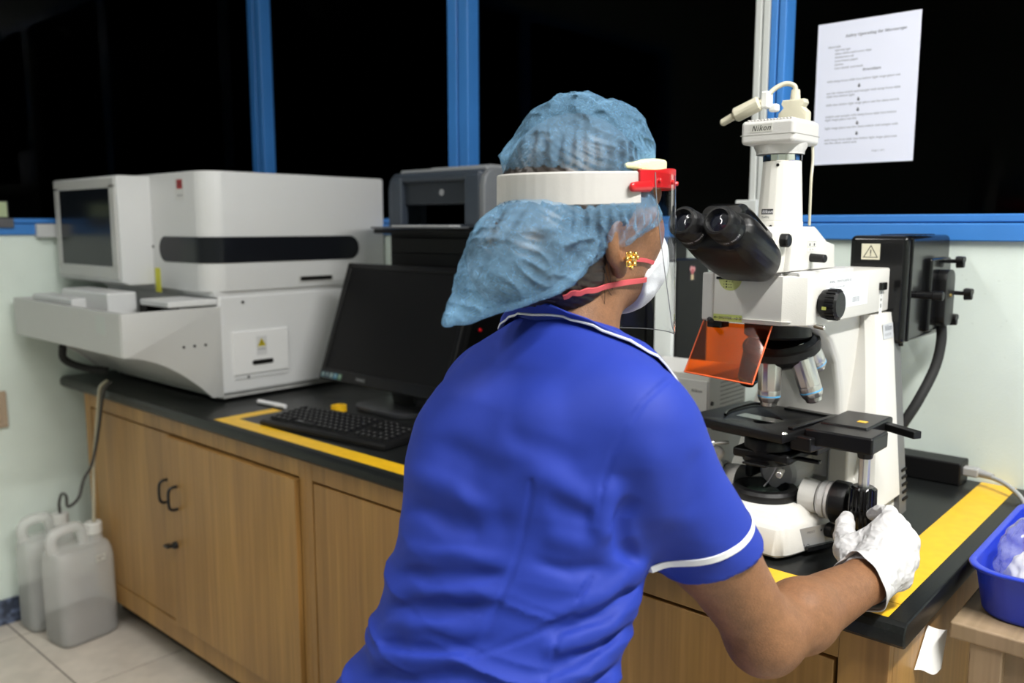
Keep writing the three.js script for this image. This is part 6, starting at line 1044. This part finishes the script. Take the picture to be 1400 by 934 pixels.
// gloves
const mGlove = mat(lin(0.60, 0.59, 0.59), 0.5, { bumpMap: T.crumple, bumpScale: 0.0025 });
{
  const W = [-0.359, 0.865, -1.106], M = [[-0.362, 0.910, -1.188], [-0.344, 0.892, -1.190], [-0.337, 0.872, -1.175], [-0.338, 0.853, -1.152]];
  const fingers = [
    [[M[0], 0.0125], [[-0.378, 0.9135, -1.225], 0.0115], [[-0.396, 0.906, -1.246], 0.0105], [[-0.410, 0.897, -1.258], 0.0090]],
    [[M[1], 0.0130], [[-0.362, 0.893, -1.236], 0.0118], [[-0.388, 0.884, -1.268], 0.0106], [[-0.404, 0.878, -1.282], 0.0090]],
    [[M[2], 0.0128], [[-0.356, 0.871, -1.228], 0.0115], [[-0.386, 0.864, -1.264], 0.0104], [[-0.402, 0.860, -1.280], 0.0088]],
    [[M[3], 0.0122], [[-0.354, 0.851, -1.205], 0.0105], [[-0.380, 0.847, -1.240], 0.0096], [[-0.396, 0.846, -1.254], 0.0084]],
  ];
  const thumb = [[[-0.382, 0.862, -1.118], 0.0190], [[-0.408, 0.872, -1.158], 0.0170], [[-0.4245, 0.880, -1.188], 0.0145], [[-0.4355, 0.887, -1.218], 0.0122], [[-0.441, 0.890, -1.238], 0.0095]];
  const palm = M.map((m, i) => cone(W, m, 0.026, 0.0165)).concat([cone(W, [-0.361, 0.866, -1.07], 0.0275, 0.0305), cone([-0.378, 0.868, -1.125], M[0], 0.018, 0.014), cone(thumb[1][0], M[0], 0.0155, 0.0140), cone(thumb[1][0], M[1], 0.015, 0.014)]);
  const chains = fingers.concat([thumb]).map((c) => c.slice(1).map((q, i) => cone(c[i][0], q[0], c[i][1], q[1])));
  const gloveF = (x, y, z) => { let d = 1; for (const p of palm) d = smin(d, p(x, y, z), 0.014); for (const c of chains) { let e = 1; for (const s of c) e = smin(e, s(x, y, z), 0.004); d = smin(d, e, 0.007); } d = smax(d, z + 1.082, 0.004); if (Math.abs(d) < 0.01) d -= 0.0014 * (1 - Math.abs(2 * n3a((x * 0.6 + y) * 150, (y - x) * 40, z * 90) - 1)) - 0.0006; return d; };
  const gl = part(person, 'glove', nets(gloveF, [-0.47, 0.815, -1.31], [-0.30, 0.945, -1.06], 0.0024), mGlove, 'white latex glove gripping the stage knob');
  // loose rolled cuff
  const rings = [], ax = V(J.wrR[0] - J.elR[0], J.wrR[1] - J.elR[1], J.wrR[2] - J.elR[2]).normalize(), U = V(0, 1, 0).addScaledVector(ax, -ax.y).normalize(), S = U.clone().cross(ax);
  const c0 = V(-0.360, 0.8635, -1.085);
  for (const [s, r] of [[0.030, 0.0305], [0.012, 0.0325], [0.0, 0.0350], [-0.010, 0.0375], [-0.014, 0.0385], [-0.0155, 0.0375], [-0.012, 0.0360], [0.0, 0.0335], [0.02, 0.030]]) { const ring = []; for (let i = 0; i < 48; i++) { const a = i / 48 * Math.PI * 2, k = 1 + 0.05 * Math.sin(a * 3 + 1) + 0.035 * Math.sin(a * 7 + s * 60) , p = c0.clone().addScaledVector(ax, s + 0.007 * Math.sin(a * 2 + 0.6) + 0.003 * Math.sin(a * 5)).addScaledVector(U, Math.cos(a) * r * k).addScaledVector(S, Math.sin(a) * r * k); ring.push(p.toArray()); } rings.push(ring.reverse()); }
  part(gl, 'cuff', loft(rings, false, false), mGlove);
}
{ // other hand on the far focus knob
  const W = [-0.742, 0.885, -1.205], M = [[-0.716, 0.942, -1.246], [-0.719, 0.921, -1.250], [-0.722, 0.900, -1.250], [-0.726, 0.879, -1.246]];
  const fingers = M.map((m, i) => [[m, 0.0125], [[-0.686 - i * 0.002, 0.950 - i * 0.0215, -1.248], 0.0118], [[-0.668 - i * 0.002, 0.943 - i * 0.0215, -1.264], 0.0102]]);
  const thumb = [[[-0.738, 0.872, -1.235], 0.014], [[-0.735, 0.868, -1.27], 0.0125], [[-0.730, 0.866, -1.30], 0.0105]];
  const palm = M.map((m) => cone(W, m, 0.026, 0.017)).concat([cone(W, [-0.748, 0.886, -1.165], 0.027, 0.032)]);
  const chains = fingers.concat([thumb]).map((c) => c.slice(1).map((q, i) => cone(c[i][0], q[0], c[i][1], q[1])));
  const f = (x, y, z) => { let d = 1; for (const p of palm) d = smin(d, p(x, y, z), 0.014); for (const c of chains) { let e = 1; for (const s of c) e = smin(e, s(x, y, z), 0.004); d = smin(d, e, 0.007); } d -= 0.0014 * (1 - Math.abs(2 * n3a(x * 130, y * 60, z * 110) - 1)); return smax(d, z + 1.172, 0.004); };
  part(person, 'glove', nets(f, [-0.80, 0.82, -1.34], [-0.64, 0.99, -1.15], 0.003), mGlove, 'white latex glove at the far focus knob');
}
// trousers, shoes and the stool that carries the person (below the picture)
{
  const mT = mat(lin(0.015, 0.03, 0.20), 0.7), hip = [[-0.50, 0.60, -0.52], [-0.67, 0.60, -0.52]], knee = [[-0.49, 0.595, -0.92], [-0.68, 0.595, -0.92]], ank = [[-0.50, 0.11, -0.86], [-0.67, 0.11, -0.86]];
  const f = (() => { const c = []; for (let i = 0; i < 2; i++) c.push(cone(hip[i], knee[i], 0.085, 0.062), cone(knee[i], ank[i], 0.064, 0.05)); return (x, y, z) => { let d = 1; for (const q of c) d = smin(d, q(x, y, z), 0.03); return smax(d, 0.09 - y, 0.005); }; })();
  part(person, 'trousers', nets(f, [-0.80, 0.06, -1.01], [-0.38, 0.72, -0.40], 0.011), mT);
  for (let i = 0; i < 2; i++) { const s = cone([ank[i][0], 0.045, -0.83], [ank[i][0], 0.035, -0.99], 0.042, 0.036), up = cone([ank[i][0], 0.05, -0.85], [ank[i][0], 0.11, -0.86], 0.042, 0.042); part(person, 'shoe', nets((x, y, z) => smax(smin(s(x, y, z), up(x, y, z), 0.02), 0.0005 - y, 0.004), [ank[i][0] - 0.07, -0.01, -1.06], [ank[i][0] + 0.07, 0.17, -0.76], 0.006), mBlackPlastic); }
  const t = thing('lab_stool', 'round black laboratory stool under the seated person', 'stool', [-0.585, 0, -0.48]);
  part(t, 'seat', turned([[0, 0.475], [0.17, 0.475], [0.185, 0.485], [0.185, 0.505], [0.17, 0.515], [0, 0.518]], [-0.585, 0, -0.48], [0, 1, 0], 40), mBlackPlastic);
  part(t, 'pillar', cylAB([-0.585, 0.08, -0.48], [-0.585, 0.476, -0.48], 0.025, 0.025, 20), mBlackMetal);
  for (let i = 0; i < 5; i++) { const a = i / 5 * Math.PI * 2 + 0.3; part(t, 'leg', [tube([[-0.585, 0.09, -0.48], [-0.585 + 0.12 * Math.cos(a), 0.075, -0.48 + 0.12 * Math.sin(a)], [-0.585 + 0.24 * Math.cos(a), 0.04, -0.48 + 0.24 * Math.sin(a)]], 0.014, 12, 8), cylAB([-0.585 + 0.24 * Math.cos(a), 0, -0.48 + 0.24 * Math.sin(a)], [-0.585 + 0.24 * Math.cos(a), 0.045, -0.48 + 0.24 * Math.sin(a)], 0.02, 0.016, 14)], mBlackMetal); }
}

renderer.render(scene, camera);
